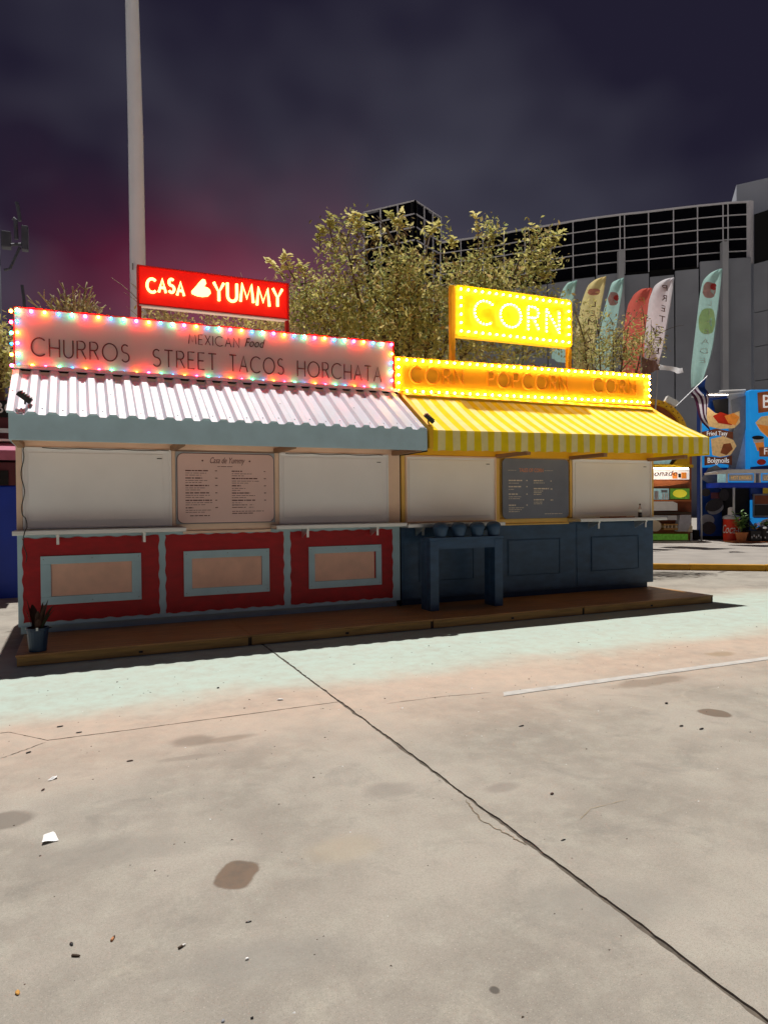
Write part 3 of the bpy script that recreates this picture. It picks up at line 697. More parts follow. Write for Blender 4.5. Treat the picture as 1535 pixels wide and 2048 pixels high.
# casa sign
ca = thing('lit_sign', 'red glowing sign with neon letters reading casa yummy above the corrugated roof', 'sign', (1.67, 9.0, 3.06))
MB().box(.735, 2.605, 9.0, 9.09, 4.035, 4.49).build('lit_panel', M['casared'], ca, bevel=.01)
frame_mb(.71, 2.63, 4.02, 4.505, .022, .014, 8.985, 9.095).build('sign_frame', M['signred'], ca)
MB().box(.735, 2.605, 8.99, 9.09, 4.006, 4.0195).build('bottom_bar', M['white'], ca)
for x0, x1 in ((.71, .755), (2.585, 2.63)): MB().box(x0, x1, 9.0, 9.06, 3.062, 4.0055).build('post', M['signred'], ca)
def neon(text, x0, x1, z0, z1, r, gap): 
    for k, (c, sts) in enumerate(layout(text, x0, x1, z0, z1, gap)):
        b = MB(); dz = .012 * ((k * 7) % 3 - 1)
        for st in sts: b.tube([(p[0], 8.968, p[1] + dz) for p in st], r, 8)
        b.build('neon_letter', G_NEON, ca, smooth=True)
neon('CASA', .822, 1.262, 4.19, 4.355, .0165, .30); neon('YUMMY', 1.632, 2.53, 4.175, 4.405, .019, .24)
hat = [(0, 0), (.06, -.02), (.13, -.025), (.2, -.01), (.235, .03), (.225, .075), (.19, .10), (.155, .105), (.18, .15), (.165, .195), (.135, .20), (.095, .16), (.06, .11), (.02, .06), (-.005, .03)]
MB().prism([(1.358 + x_, 8.96, 4.215 + z_) for x_, z_ in hat], (0, .02, 0)).build('neon_hat', G_NEON, ca)
# corn popcorn sign
cp = thing('marquee_sign', 'orange yellow marquee sign reading corn popcorn corn ringed with warm bulbs', 'sign', (6.45, 8.8, 3.07))
MB().prism([(4.098, 8.80, 3.09), (8.80, 8.80, 3.16), (8.80, 8.80, 3.65), (4.098, 8.80, 3.585)], (0, .06, 0)).build('sign_board', M['yellowsign'], cp)
for z0_, z1_ in ((3.59, 3.655), (3.078, 3.148)):
    MB().prism([(4.085, 8.785, z0_), (8.815, 8.785, z1_), (8.815, 8.785, z1_ + .011), (4.085, 8.785, z0_ + .011)], (0, .078, 0)).build('edge_trim', M['yellowsign'], cp)
def cz(x, lo): return (3.125 if lo else 3.56) + (x - 4.13) * .0145
for i in range(37):
    x = 4.135 + (8.765 - 4.135) * i / 36
    bulb(BW, cp, (x, 8.765, cz(x, 0))); bulb(BW, cp, (x, 8.765, cz(x, 1)))
for i in range(1, 4):
    bulb(BW, cp, (4.135, 8.765, cz(4.13, 1) + .109 * i)); bulb(BW, cp, (8.765, 8.765, cz(8.76, 1) + .109 * i))
for i in range(5): bulb(BW, cp, (8.832, 8.825, 3.20 + .102 * i))
def corn_letters(text, x0, x1, z0, dz):
    for c, sts in layout(text, x0, x1, z0, z0 + .225, .3):
        b = MB()
        for st in sts: b.tube([(p[0], 8.808, p[1] + (p[0] - x0) * dz) for p in st], .024, 6)
        b.build('letter', M['yellowlet'], cp)
corn_letters('CORN', 4.33, 5.19, 3.255, .012); corn_letters('POPCORN', 5.62, 7.08, 3.275, .012); corn_letters('CORN', 7.60, 8.49, 3.305, .012)
# corn sign
co = thing('lit_sign', 'tall yellow sign reading corn with lit bulb border above the striped awning', 'sign', (6.25, 9.0, 3.06))
MB().prism(rounded(5.19, 7.355, 4.03, 4.805, .07, 9.0), (0, .10, 0)).build('sign_panel', M['cornpanel'], co)
for x0, x1 in ((5.115, 5.189), (7.275, 7.345)):
    MB().box(x0, x1, 9.0, 9.08, 3.062, 4.79 if x0 < 6 else 4.029).build('post', M['yellowsign'], co, bevel=.01)
for i in range(17):
    x = 5.275 + (7.27 - 5.275) * i / 16
    bulb(BC, co, (x, 8.972, 4.735)); bulb(BC, co, (x, 8.972, 4.112))
for i in range(1, 5):
    for x in (5.275, 7.27): bulb(BC, co, (x, 8.972, 4.112 + .1246 * i))
for c, sts in layout('CORN', 5.50, 7.07, 4.245, 4.60, .36):
    b = MB()
    for st in sts: b.tube([(p[0], 8.985, p[1]) for p in st], .020, 6)
    b.build('neon_letter', G_CORN, co, smooth=True)
    for st in sts:
        acc = 0; last = None
        for p, q in zip(st[:-1], st[1:]):
            L = math.hypot(q[0] - p[0], q[1] - p[1]); n = max(1, int(L / .012))
            for i in range(n):
                if acc <= 0:
                    bulb(BD, co, (p[0] + (q[0] - p[0]) * i / n, 8.957, p[1] + (q[1] - p[1]) * i / n)); acc = .052
                acc -= L / n

# ================================================================== menu boards
def dash_rows(parent, rows, y, m, name='print_line'):
    """rows of tiny print: (x0, x1, z, height); each row one mesh of word-long dashes"""
    for (x0, x1, z, h) in rows:
        b = MB(); x = x0
        while x < x1 - .004:
            w = min(random.uniform(.018, .07), x1 - x)
            b.add([(x, y, z - h / 2), (x + w, y, z - h / 2), (x + w, y, z + h / 2), (x, y, z + h / 2)], [(0, 1, 2, 3)])
            x += w + random.uniform(.006, .012)
        b.build(name, m, parent)
mb = thing('menu_board', 'pink menu board with rounded corners between the white shutters of the red stand', 'menu board', (1.70, W - .02, 1.32))
MB().box(1.089, 2.306, W - .026, W - .0165, 1.317, 2.195).build('backing', M['menugrey'], mb)
MB().prism(rounded(1.103, 2.297, 1.322, 2.178, .075, W - .034), (0, .0075, 0)).build('board_edge', M['ink'], mb)
MB().prism(rounded(1.109, 2.291, 1.328, 2.172, .071, W - .038), (0, .0038, 0)).build('board', M['menu'], mb)
yb = W - .0395
text_mesh('title', 'Casa de Yummy', .105, M['brownink'], mb, face_m((1.70, yb, 2.09)), .0008, shear=.4, stretch=.62)
for x in (1.405, 1.985): MB().tube([(x, yb + .001, 2.088), (x, yb - .0005, 2.088)], .011, 10).build('dot', M['brownink'], mb)
rows = [(1.585, 1.78, 2.018, .006)]
z = 1.965
for k, (a, wd) in enumerate(((.27, .25), (.20, .26), (.28, .23), (.28, .29), (.32, .32), (.09, .30))):
    rows += [(1.20, 1.20 + a, z, .013), (1.20, 1.20 + wd, z - .03, .006), (1.20, 1.20 + wd * .75, z - .055, .006), (1.555, 1.585, z, .010)]; z -= .0905
rows += [(1.25, 1.485, 1.415, .010)]
z = 1.962
for k, (a, wd) in enumerate(((.13, .25), (.32, .34), (.11, .17), (.23, .29), (.29, .12))):
    rows += [(1.76, 1.76 + a, z, .013), (1.76, 1.76 + wd, z - .032, .006), (1.76, 1.76 + wd * .6, z - .057, .006), (2.165, 2.19, z, .010)]; z -= .0905
rows += [(1.76, 1.95, 1.542, .008), (1.98, 2.03, 1.542, .006), (1.76, 1.93, 1.512, .008), (1.97, 2.03, 1.512, .006), (1.76, 2.16, 1.463, .007), (1.76, 2.02, 1.438, .010)]
dash_rows(mb, rows, yb, M['brownink'])
md = thing('menu_board', 'dark slate menu board with rounded corners between the shutters of the yellow stand', 'menu board', (6.35, W - .02, 1.29))
MB().prism(rounded(5.745, 6.958, 1.298, 2.196, .075, W - .036), (0, .0155, 0)).build('board', M['menug'], md, bevel=.003)
yb = W - .0375
text_mesh('title', 'TALES OF CORN', .082, M['orangeink'], md, face_m((6.26, yb, 2.02)), .0008, stretch=.72)
rows = [(5.84, 5.985, 2.02, .005), (6.50, 6.66, 2.02, .005), (6.50, 6.83, 1.362, .008)]
z = 1.868
for a, wd, n, st in ((.24, .18, 1, .092), (.22, .10, 1, .112), (.16, .23, 2, .165), (.125, .27, 3, .1)):
    rows += [(5.85, 5.85 + a, z, .018)] + [(5.85, 5.85 + wd * (1 - .15 * j), z - .04 - .028 * j, .008) for j in range(n)] + [(6.165, 6.188, z, .016)]; z -= st
z = 1.868
for a, wd, n, st, px in ((.17, .20, 1, .122, .03), (.28, .17, 3, .168, .035), (.19, .17, 2, .1, .05)):
    rows += [(6.30, 6.30 + a, z, .018), ] + [(6.30, 6.30 + wd * (1 - .1 * j), z - .036 - .026 * j, .009) for j in range(n)] + [(6.61, 6.61 + px, z - .006, .016)]; z -= st
dash_rows(md, rows, yb, M['chalk'])

# ================================================================== things on the deck and on the stands
# navy table with four lidded tubs
tb = thing('side_table', 'navy wooden side table standing on the deck before the navy panels', 'table', (4.8, 8.2, DK))
TX0, TX1, TY0, TY1 = 4.215, 5.365, 8.03, 8.31
MB().box(TX0, TX1, TY0, TY1, 1.045, 1.085).build('table_top', M['navy'], tb, bevel=.006)
b = MB(); b.box(TX0 + .141, TX1 - .141, TY0 + .01, TY0 + .03, .93, 1.0445).box(TX0 + .141, TX1 - .141, TY1 - .03, TY1 - .01, .93, 1.0445)
b.box(TX0 + .03, TX0 + .05, TY0 + .141, TY1 - .141, .93, 1.0445).box(TX1 - .05, TX1 - .03, TY0 + .141, TY1 - .141, .93, 1.0445)
b.build('apron', M['navy'], tb)
for x in (TX0 + .01, TX1 - .14):
    for y in (TY0 + .005, TY1 - .135): MB().box(x, x + .13, y, y + .13, DK, 1.0445).build('leg', M['navy'], tb, bevel=.006)
tub_p = None
for k, (x, lab) in enumerate(((4.44, 'navy lidded tub at the left end of the navy table'), (4.72, 'navy lidded tub second from the left on the navy table'),
                              (5.01, 'navy lidded tub second from the right on the navy table'), (5.275, 'navy lidded tub at the right end of the navy table'))):
    t = thing('lidded_tub', lab, 'tub', (x, 8.14, 1.085), group='navy tubs on the table')
    if tub_p is None:
        tub_p = (MB().lathe([(.078, 0), (.098, .105), (.104, .105), (.104, .118)], (x, 8.14, 1.085), 16).build('tub', M['navyd'], t, smooth=False),
                 MB().lathe([(.106, .1185), (.106, .128), (.098, .16), (.07, .187), (.03, .198), (.012, .2)], (x, 8.14, 1.085), 16).build('lid', M['navyd'], t, smooth=True))
    else:
        for o in tub_p: c = o.copy(); COL.objects.link(c); c.parent = t
# dark bucket with plant at the left corner
pb = thing('plant_bucket', 'dark blue bucket of drooping dark plants on the left end of the deck', 'potted plant', (-.375, 7.63, DK))
MB().lathe([(.080, 0), (.098, .21), (.105, .215), (.105, .235), (.092, .235), (.088, .20)], (-.375, 7.63, DK), 20).build('bucket', M['potblue'], pb, smooth=False)
MB().lathe([(.086, .195), (.05, .205), (.001, .21)], (-.375, 7.63, DK), 14).build('soil', M['soil'], pb)
def strap_leaf(b, base, tip, w, mi=0, n=6, droop=0.0, up=.5):
    base, tip = Vector(base), Vector(tip); d = tip - base; side = d.cross(Vector((0, 0, 1)))
    side = side.normalized() if side.length > 1e-5 else Vector((1, 0, 0)); ctr = (base + tip) / 2 + Vector((0, 0, d.length * up * .4))
    L = []; R = []; C = []
    for i in range(n + 1):
        t = i / n; p = base * (1 - t) ** 2 + ctr * 2 * t * (1 - t) + tip * t * t
        ww = w * math.sin(PI * min(.98, .12 + t * .86)) ** .8
        L.append(p + side * ww); R.append(p - side * ww); C.append(p - Vector((0, 0, ww * .4)))
    k = n + 1; vs = L + C + R
    b.add(vs, [(i, i + 1, k + i + 1, k + i) for i in range(n)] + [(k + i, k + i + 1, 2 * k + i + 1, 2 * k + i) for i in range(n)], mi)
r = random.Random(4)
for i in range(20):
    a = r.uniform(0, 2 * PI); rad = r.uniform(.05, .19); h = r.uniform(.27, .52)
    b = MB(); base = (-.375 + .04 * math.cos(a), 7.63 + .04 * math.sin(a), DK + .2)
    strap_leaf(b, base, (-.375 + rad * math.cos(a), 7.63 + rad * math.sin(a) * .7, DK + h - (.12 if i % 3 == 0 else 0)), r.uniform(.024, .042), up=.6)
    b.build('leaf', M['deadleaf'] if i % 3 else M['dleafg'], pb)
MB().box(-.385, -.365, 7.52, 7.523, DK + .215, DK + .245).build('plant_tag', M['white'], pb)
# clip lamps at the roof corners
for k, (x, lab) in enumerate(((-.47, 'black flood lamp clipped to the left corner of the corrugated roof'), (4.115, 'black flood lamp clipped between the corrugated roof and striped awning'))):
    c = roof_pt(x, .16 if k == 0 else .10, .04)
    t = thing('flood_lamp', lab, 'lamp', c)
    Mx = Matrix.Translation(c + Vector((0, -.01, .07))) @ Matrix.Rotation(math.radians(38), 4, 'Y') @ Matrix.Rotation(math.radians(20), 4, 'X')
    MB().box(-.075, .075, -.035, .035, -.028, .022, M=Mx).build('lamp_head', M['dark'], t, bevel=.008)
    b = MB()
    for j in range(5): b.box(-.06 + .027 * j, -.05 + .027 * j, -.03, .03, .0225, .034, M=Mx)
    b.build('cooling_fins', M['dark'], t)
    MB().tube([c, c + Vector((0, .02, .04)), c + Vector((0, 0, .055))], .010).build('clamp', M['dark'], t)
# bottle and tray on the right counter
bt = thing('soda_bottle', 'small soda bottle half full of dark drink on the right counter', 'bottle', (8.23, 8.44, 1.285))
MB().lathe([(.028, 0), (.031, .01), (.031, .075), (.0305, .078)], (8.23, 8.44, 1.285), 14).build('drink', M['liquid'], bt, smooth=True)
MB().lathe([(.0305, .0785), (.030, .12), (.022, .15), (.012, .175), (.012, .195)], (8.23, 8.44, 1.285), 14).build('bottle_neck', M['clear'], bt, smooth=True)
MB().lathe([(.0145, .1955), (.0145, .215), (.012, .217)], (8.23, 8.44, 1.285), 12).build('cap', M['dark'], bt)
MB().lathe([(.0318, .085), (.0318, .125)], (8.23, 8.44, 1.285), 14).build('label', M['white'], bt)
tr = thing('serving_tray', 'thin brown serving tray lying on the right steel counter', 'tray', (7.78, 8.46, 1.285))
b = MB(); b.box(7.52, 8.05, 8.36, 8.56, 1.2855, 1.291); b.box(7.52, 8.05, 8.36, 8.368, 1.2915, 1.302).box(7.52, 8.05, 8.552, 8.56, 1.2915, 1.302)
b.build('tray', M['brown'], tr)
# cord hanging down the left post and slack line under the header
cpts = [(-.535, W - .05, 2.2)]
for i in range(1, 30): cpts.append((-.548 + .016 * math.sin(i * .55) + (.02 if i > 22 else 0), W - .045 if i < 27 else W - .34, 2.2 - .034 * i))
for i in range(14): cpts.append((-.525 - .012 * math.sin(i * .5), W - .335 + .02 * i if i < 15 else W, 1.215 - .022 * i))
cord = MB().tube(cpts, .005, 5).build('power_cord', M['dark'], smooth=True); tag(cord, 'thin black cord hanging down the left post of the red stand', 'cord')
lp = [(-.35 + 1.36 * i / 24, W - .045, 2.205 - .012 * abs(math.sin(i * .42))) for i in range(25)]
tag(MB().tube(lp, .004, 5).build('cable', M['dark'], smooth=True), 'thin slack cable along the top edge of the left shutter', 'cable')
lp = [(2.45 + 1.36 * i / 24, W - .045, 2.205 - .014 * abs(math.sin(i * .37 + 1))) for i in range(25)]
tag(MB().tube(lp, .004, 5).build('cable', M['dark'], smooth=True), 'thin slack cable along the top edge of the shutter right of the pink menu', 'cable')

# ================================================================== litter on the ground
def lump(name, px, py, L, Wd, H, m, label, cat, rz=0.0, seed=0, group=None):
    c = on_z(px, py); r = random.Random(seed); b = MB()
    n = 8; pr = [(.02, 0), (.8, .18), (1, .5), (.75, .85), (.2, 1)]
    vs = []; 
    for (k, z) in pr:
        for i in range(n):
            a = 2 * PI * i / n; q = 1 + r.uniform(-.18, .18)
            v = Vector((k * L / 2 * q * math.cos(a), k * Wd / 2 * q * math.sin(a), z * H)); v.rotate(Matrix.Rotation(rz, 3, 'Z')); vs.append(c + v)
    fs = [(j * n + i, j * n + (i + 1) % n, (j + 1) * n + (i + 1) % n, (j + 1) * n + i) for j in range(len(pr) - 1) for i in range(n)]
    fs += [tuple(range(n - 1, -1, -1)), tuple(range((len(pr) - 1) * n, len(pr) * n))]
    b.add(vs, fs); return tag(b.build(name, m, origin=c), label, cat, group)
def butt(px, py, L, rz, m, label, seed=0):
    c = on_z(px, py); d = Vector((math.cos(rz), math.sin(rz), 0)); rr = .0045
    t = thing('cigarette_butt', label, 'cigarette butt', c)
    p0 = c + Vector((0, 0, rr)) - d * L / 2
    MB().tube([p0, p0 + d * L * .55], [rr, rr], 7).build('filter', m, t); MB().tube([p0 + d * L * .5505, p0 + d * L * .8, p0 + d * L], [rr * .95, rr * .85, rr * .4], 7).build('stub', M['white'] if seed else M['woodk'], t)
# torn paper: a bent sheet
def paper(px, py, w, h, rz, label, seed):
    c = on_z(px, py); r = random.Random(seed); Mx = Matrix.Translation(c) @ Matrix.Rotation(rz, 4, 'Z')
    f = lambda u, v: Mx @ Vector(((u - .5) * w * (1 - .35 * v) + .02 * v, (v - .5) * h * (1 + .3 * u), .003 + .006 * (math.sin(u * 4 + seed) * math.cos(v * 5) + 1)))
    o = MB().grid(f, 6, 6).build('paper_scrap', M['paper'], origin=c, smooth=False, solid=.0006); tag(o, label, 'paper')
paper(94, 1680, .070, .078, .35, 'crumpled white paper scrap lying on the bare concrete near the left edge', 1)
paper(103, 1560, .055, .018, .5, 'thin white paper sliver on the concrete below the left crack', 3)
butt(226, 1879, .028, 1.1, M['butt'], 'orange brown cigarette butt standing out on the grey concrete')
butt(152, 1914, .030, -.5, M['woodk'], 'dark cigarette butt on the concrete at lower left')
butt(364, 1895, .030, .5, M['woodk'], 'pale tipped cigarette butt with dark end at lower left', 1)
lump('dry_leaf', 143, 1890, .022, .011, .007, M['dark'], 'curled black leaf next to a dark cigarette butt', 'leaf', 1.9, 3)
lump('dry_leaf', 35, 1988, .026, .013, .008, M['leafd'], 'golden dry leaf in the lower left corner of the lot', 'leaf', 1.7, 4)
lump('pebble', 504, 2038, .010, .008, .006, M['black'], 'round black pebble at the bottom edge of the lot', 'pebble', .3, 5)
lump('pebble', 446, 2044, .012, .010, .006, M['grey'], 'grey pebble beside the black pebble at the bottom edge', 'pebble', .3, 6)
lump('dry_leaf', 497, 1845, .024, .007, .005, M['dark'], 'narrow dark leaf below the brown stain', 'leaf', -.1, 7)
lump('paper_crumb', 494, 1920, .014, .010, .008, M['paper'], 'tiny white crumb of paper below the narrow dark leaf', 'paper', .3, 8)
lump('dry_leaf', 1126, 1681, .030, .008, .005, M['dark'], 'dark twig like leaf just right of the joint', 'leaf', .1, 9)
lump('dry_leaf', 1042, 1453, .045, .012, .008, M['dark'], 'dark leaf on the concrete below the end of the bay line', 'leaf', 0, 10)
lump('pebble', 1332, 1408, .03, .02, .012, M['black'], 'black pebble below the painted bay line', 'pebble', 0, 11)
lump('dry_leaf', 1362, 1453, .04, .016, .009, M['dark'], 'left of two dark leaves under the oil stain', 'leaf', 0, 12)
lump('dry_leaf', 1402, 1459, .045, .014, .009, M['dark'], 'right of two dark leaves under the oil stain', 'leaf', .1, 13)
lump('dry_leaf', 1103, 1589, .028, .016, .009, M['deadleaf'], 'brown leaf in the middle of the right slab', 'leaf', .3, 14)
lump('paper_crumb', 560, 1401, .05, .02, .014, M['paper'], 'white crumb on the pale pink strip left of the joint', 'paper', -.2, 15)
lump('dry_leaf', 120, 1454, .05, .016, .008, M['dark'], 'dark leaf above the cross joint on the left', 'leaf', .2, 16)
lump('dry_leaf', 158, 1466, .04, .014, .008, M['dark'], 'dark leaf just above the cross joint, right of another', 'leaf', .1, 17)
lump('dry_leaf', 57, 1506, .04, .016, .008, M['dark'], 'dark leaf between the two cracks at the left edge', 'leaf', .7, 18)
lump('dry_leaf', 260, 1523, .045, .012, .008, M['deadleaf'], 'brown leaf below the cross joint', 'leaf', 0, 19)
lump('dry_leaf', 86, 1581, .030, .012, .008, M['deadleaf'], 'curled brown leaf below the thin white sliver', 'leaf', 1.0, 20)
lump('pebble', 436, 1377, .022, .018, .012, M['black'], 'black pebble in the mint glow before the stands', 'pebble', 0, 21)
lump('paper_crumb', 173, 1307, .03, .02, .012, M['paper'], 'small white crumb in the shade at the deck foot', 'paper', 0, 22)
b = MB(); r = random.Random(9)
for i in range(420):
    y = 1.2 + 5.6 * r.random() ** .8; x = r.uniform(-1.2, 1.0) + y * r.uniform(-.08, 1.25); s = r.uniform(.0012, .0036) * (.6 + y * .22) * (1 if r.random() < .85 else 1.6)
    a = r.uniform(0, 6.28); c = Vector((x, y, .0))
    if abs(x - JX) < .03: continue
    vs = [c + Vector((s * math.cos(a + k * 2.1) * (1.8 if k == 0 else 1), s * math.sin(a + k * 2.1), 0)) for k in range(3)] + [c + Vector((0, 0, s * .7))]
    b.add(vs, [(0, 1, 3), (1, 2, 3), (2, 0, 3)], 0 if r.random() < .6 else (1 if r.random() < .6 else 2))
tag(b.build('grit', [M['woodk'], M['deadleaf'], M['paper']], origin=(0, 0, 0)), kind='stuff')

# ================================================================== poles behind the stands
def bez(a, b_, c, n=6): return [Vector(a) * (1 - t) ** 2 + Vector(b_) * 2 * t * (1 - t) + Vector(c) * t * t for t in [i / n for i in range(n + 1)]]
wp = thing('flag_pole', 'tall tapered white pole rising behind the red stand', 'pole', (.965, 12.0, 0))
MB().tube([(.965, 12, .03), (.961, 12, 4), (.955, 12, 7.5), (.925, 12, 9.8), (.91, 12, 11.6)], [.135, .128, .118, .104, .085], 20).build('shaft', M['polew'], wp, smooth=True)
MB().lathe([(.26, 0), (.26, .03), (.17, .031), (.15, .12), (.137, .121)], (.965, 12, 0), 20).build('base_flange', M['polew'], wp)
MB().box(.862, .880, 11.86, 11.885, 5.36, 5.46).build('cleat', M['grey'], wp)
up_ = thing('utility_pole', 'dim grey utility pole with brackets and boxes at the left edge', 'pole', at_y(4, 1040, 18).to_tuple()[:2] + (0,))
o = at_y(4, 640, 18)
MB().tube([(o.x - .12, 18, 0), (o.x - .16, 18, at_y(4, 425, 18).z)], [.18, .14], 14).build('shaft', mat('weathered grey pole', (.06, .065, .09), .8, .2), up_, smooth=True)
GP = mat('weathered steel', (.075, .08, .11), .6, .2)
p = lambda x, y: at_y(x, y, 17.8)
MB().tube([p(6, 490), p(46, 488)], .035).build('cross_arm', GP, up_)
MB().tube([p(8, 540), p(20, 537), p(40, 494)], .03).build('brace', GP, up_)
MB().tube([p(26, 436), p(31, 440), p(33, 478)], .045).build('insulator', GP, up_)
MB().tube([p(33, 404), p(36, 415), p(40, 442)], .04).build('insulator', GP, up_)
a = p(50, 475); MB().box(a.x - .07, a.x + .07, 17.7, 17.9, a.z - .3, a.z + .25).build('transformer_box', GP, up_, bevel=.02)
a = p(12, 480); MB().box(a.x - .1, a.x + .1, 17.75, 18.0, a.z - .16, a.z + .2).build('transformer_box', GP, up_, bevel=.02)
MB().tube([p(44, 570), p(48, 600), p(50, 640)], .035).build('insulator', GP, up_)

# ================================================================== office building
DROP = 560
bld = thing('office_building', 'long office building with black glass grid above grey concrete wall', 'building', (far(1300, 1000, 62).x, far(1300, 1000, 62).y, 0))
vx = [1499, 1455, 1445, 1394, 1346, 1296, 1248, 1239, 1192, 1145, 1100, 1049, 1007, 965, 921, 880]
vy = [403, 405.5, 406.5, 411.5, 417, 423, 428, 429, 435, 442, 450, 458, 466, 473, 479, 485]
ZT, RH = 1.55 + 607 / F_PX * 60, 1.075
V = []
for px, py in zip(vx, vy):
    d = (ZT - 1.55) / (-(ray(px, py).z) if False else ray(px, py).z); q = ray(px, py) * d; V.append(Vector((q.x, q.y, 0)))
def wallseg(b, A, B, z0, z1, off=0.0, t=.3, mi=0):
    d = (B - A).normalized(); n = Vector((d.y, -d.x, 0))
    if n.dot(A) > 0: n = -n                                  # towards the camera
    A2, B2 = A + n * off, B + n * off
    b.prism([A2 + Vector((0, 0, z0)), B2 + Vector((0, 0, z0)), B2 + Vector((0, 0, z1)), A2 + Vector((0, 0, z1))], -n * t, mi)
    return b
ZB = ZT - 5 * RH - .1
for i in range(len(V) - 1):
    A, B = V[i], V[i + 1]; d = (B - A); L = d.length; d = d / L
    wallseg(MB(), A, B, 3, ZT - .05, -.35, .5).build('core_wall', M['black'], bld)
    for k in range(5):
        z1 = ZT - k * RH
        wallseg(MB(), A + d * .05, B - d * .05, z1 - RH + .06, z1 - .06, -.10, .05).build('pane', M['glass'], bld)
    for k in range(1, 5): wallseg(MB(), A, B, ZT - k * RH - .028, ZT - k * RH + .028, 0, .2).build('transom', M['mullion'], bld)
    wallseg(MB(), A, B, ZT - .06, ZT + .09, .03, .3).build('roof_edge', M['mullion'], bld)
for i, A in enumerate(V):
    MB().tube([A + Vector((0, 0, ZB)), A + Vector((0, 0, ZT + .02))], .052 if i else .28, 4).build('mullion', M['mullion'], bld)
# concrete wall below: tall panels with open joints and two proud ribs
px = 1503
edges = [1499, 1447, 1396, 1347, 1297, 1242, 1190, 1142, 1095, 1045, 1000, 950, 905, 880]
def on_wall(px):
    best = None; r_ = ray(px, 500)
    for A, B in zip(V[:-1], V[1:]):
        d = B - A; den = r_.x * d.y - r_.y * d.x
        s = (A.x * d.y - A.y * d.x) / den; t = (A.x * r_.y - A.y * r_.x) / den
        if -.02 <= t <= 1.02: best = Vector((r_.x * s, r_.y * s, 0))
    return best
E_ = [on_wall(e_) for e_ in edges]
tops = [.35, .25, -.35, -.7, -.35, -.1, -.2, -.3, -.3, -.3, -.3, -.3, -.3]
for i in range(len(E_) - 1):
    d = (E_[i + 1] - E_[i]).normalized()
    for z0, z1 in ((0, 7.5), (7.56, ZB + .1 + tops[i])):
        wallseg(MB(), E_[i] + d * .05, E_[i + 1] - d * .05, z0, z1, .35 + .05 * (i % 2), .35).build('concrete_panel', M['conc'], bld)
for px, top in ((1450, 482), (1242, 500)):
    c = on_wall(px); c = c * (1 - .9 / c.length); zt = 1.55 + c.length / Vector((ray(px, top).x, ray(px, top).y)).length * ray(px, top).z
    wallseg(MB(), c + Vector((-.22, .12, 0)), c + Vector((.22, -.12, 0)), 0, zt, 0, .55).build('concrete_rib', M['concr'], bld)
# glass tower behind
tw = thing('glass_tower', 'black glass tower with pale grid rising behind the tree', 'building', (far(830, 1000, 76).x, far(830, 1000, 76).y, 0))
TC, TL, TR = far(830, 400, 75), far(727, 424, 78), far(881, 433, 79.5); TZ = TC.z
def bay(A, B, n, par, rows=8, rh=1.42):
    A = Vector((A.x, A.y, 0)); B = Vector((B.x, B.y, 0))
    wallseg(MB(), A, B, 0, TZ - .05, -.3, .3).build('core_wall', M['black'], par)
    for i in range(n):
        P0, P1 = A.lerp(B, i / n), A.lerp(B, (i + 1) / n); d = (P1 - P0).normalized()
        for k in range(rows):
            wallseg(MB(), P0 + d * .06, P1 - d * .06, TZ - (k + 1) * rh + .07, TZ - k * rh - .07, -.08, .05).build('pane', M['glass'], par)
    for i in range(n + 1):
        P0 = A.lerp(B, i / n); MB().tube([P0 + Vector((0, 0, TZ - rows * rh)), P0 + Vector((0, 0, TZ))], .10, 4).build('mullion', M['mullion'], par)
    for k in range(rows + 1): wallseg(MB(), A, B, TZ - k * rh - .06, TZ - k * rh + .06, .02, .2).build('transom', M['mullion'], par)
bay(TL, TC, 3, tw); bay(TC, TR, 3, tw)
RB = TL + TR - TC
MB().prism([(q.x, q.y, TZ - .3) for q in (TC * 1.004, TL, RB, TR)], (0, 0, .25)).build('roof', M['grey'], tw)
# pale block at the far right
bk = thing('office_block', 'grey panelled block with pale parapet at the right edge', 'building', (far(1535, 1000, 62).x, far(1535, 1000, 62).y, 0))
q0, q1 = far(1505, 520, 60.8), far(1640, 520, 56.5)
z_at = lambda py, d: far(1520, py, d).z
Zl = (z_at(425, 60.5), z_at(525, 60.5), z_at(369, 66))
A, B = Vector((q0.x, q0.y, 0)), Vector((q1.x, q1.y, 0)); dd = (B - A).normalized()
wallseg(MB(), A, B, Zl[1], Zl[0], -.2, .6).build('dark_band', M['black'], bk)
cell = (B - A).length / 3
zs = [0, 6, 9, 12, 15, 18, Zl[1]]
for k in range(6):
    for i in range(3):
        wallseg(MB(), A + dd * (cell * i + .04), A + dd * (cell * (i + 1) - .04), zs[k] + .04, zs[k + 1] - .04, -.03 * ((i + k) % 2), .5).build('concrete_panel', M['conc'], bk)
q0, q1, q2 = far(1472, 372, 66), far(1660, 372, 62), far(1452, 395, 74)
MB().prism([(q0.x, q0.y, 8), (q1.x, q1.y, 8), (q1.x, q1.y, Zl[2]), (q0.x, q0.y, Zl[2])], (q2.x - q0.x, q2.y - q0.y, 0)).build('parapet_block', M['pale'], bk)

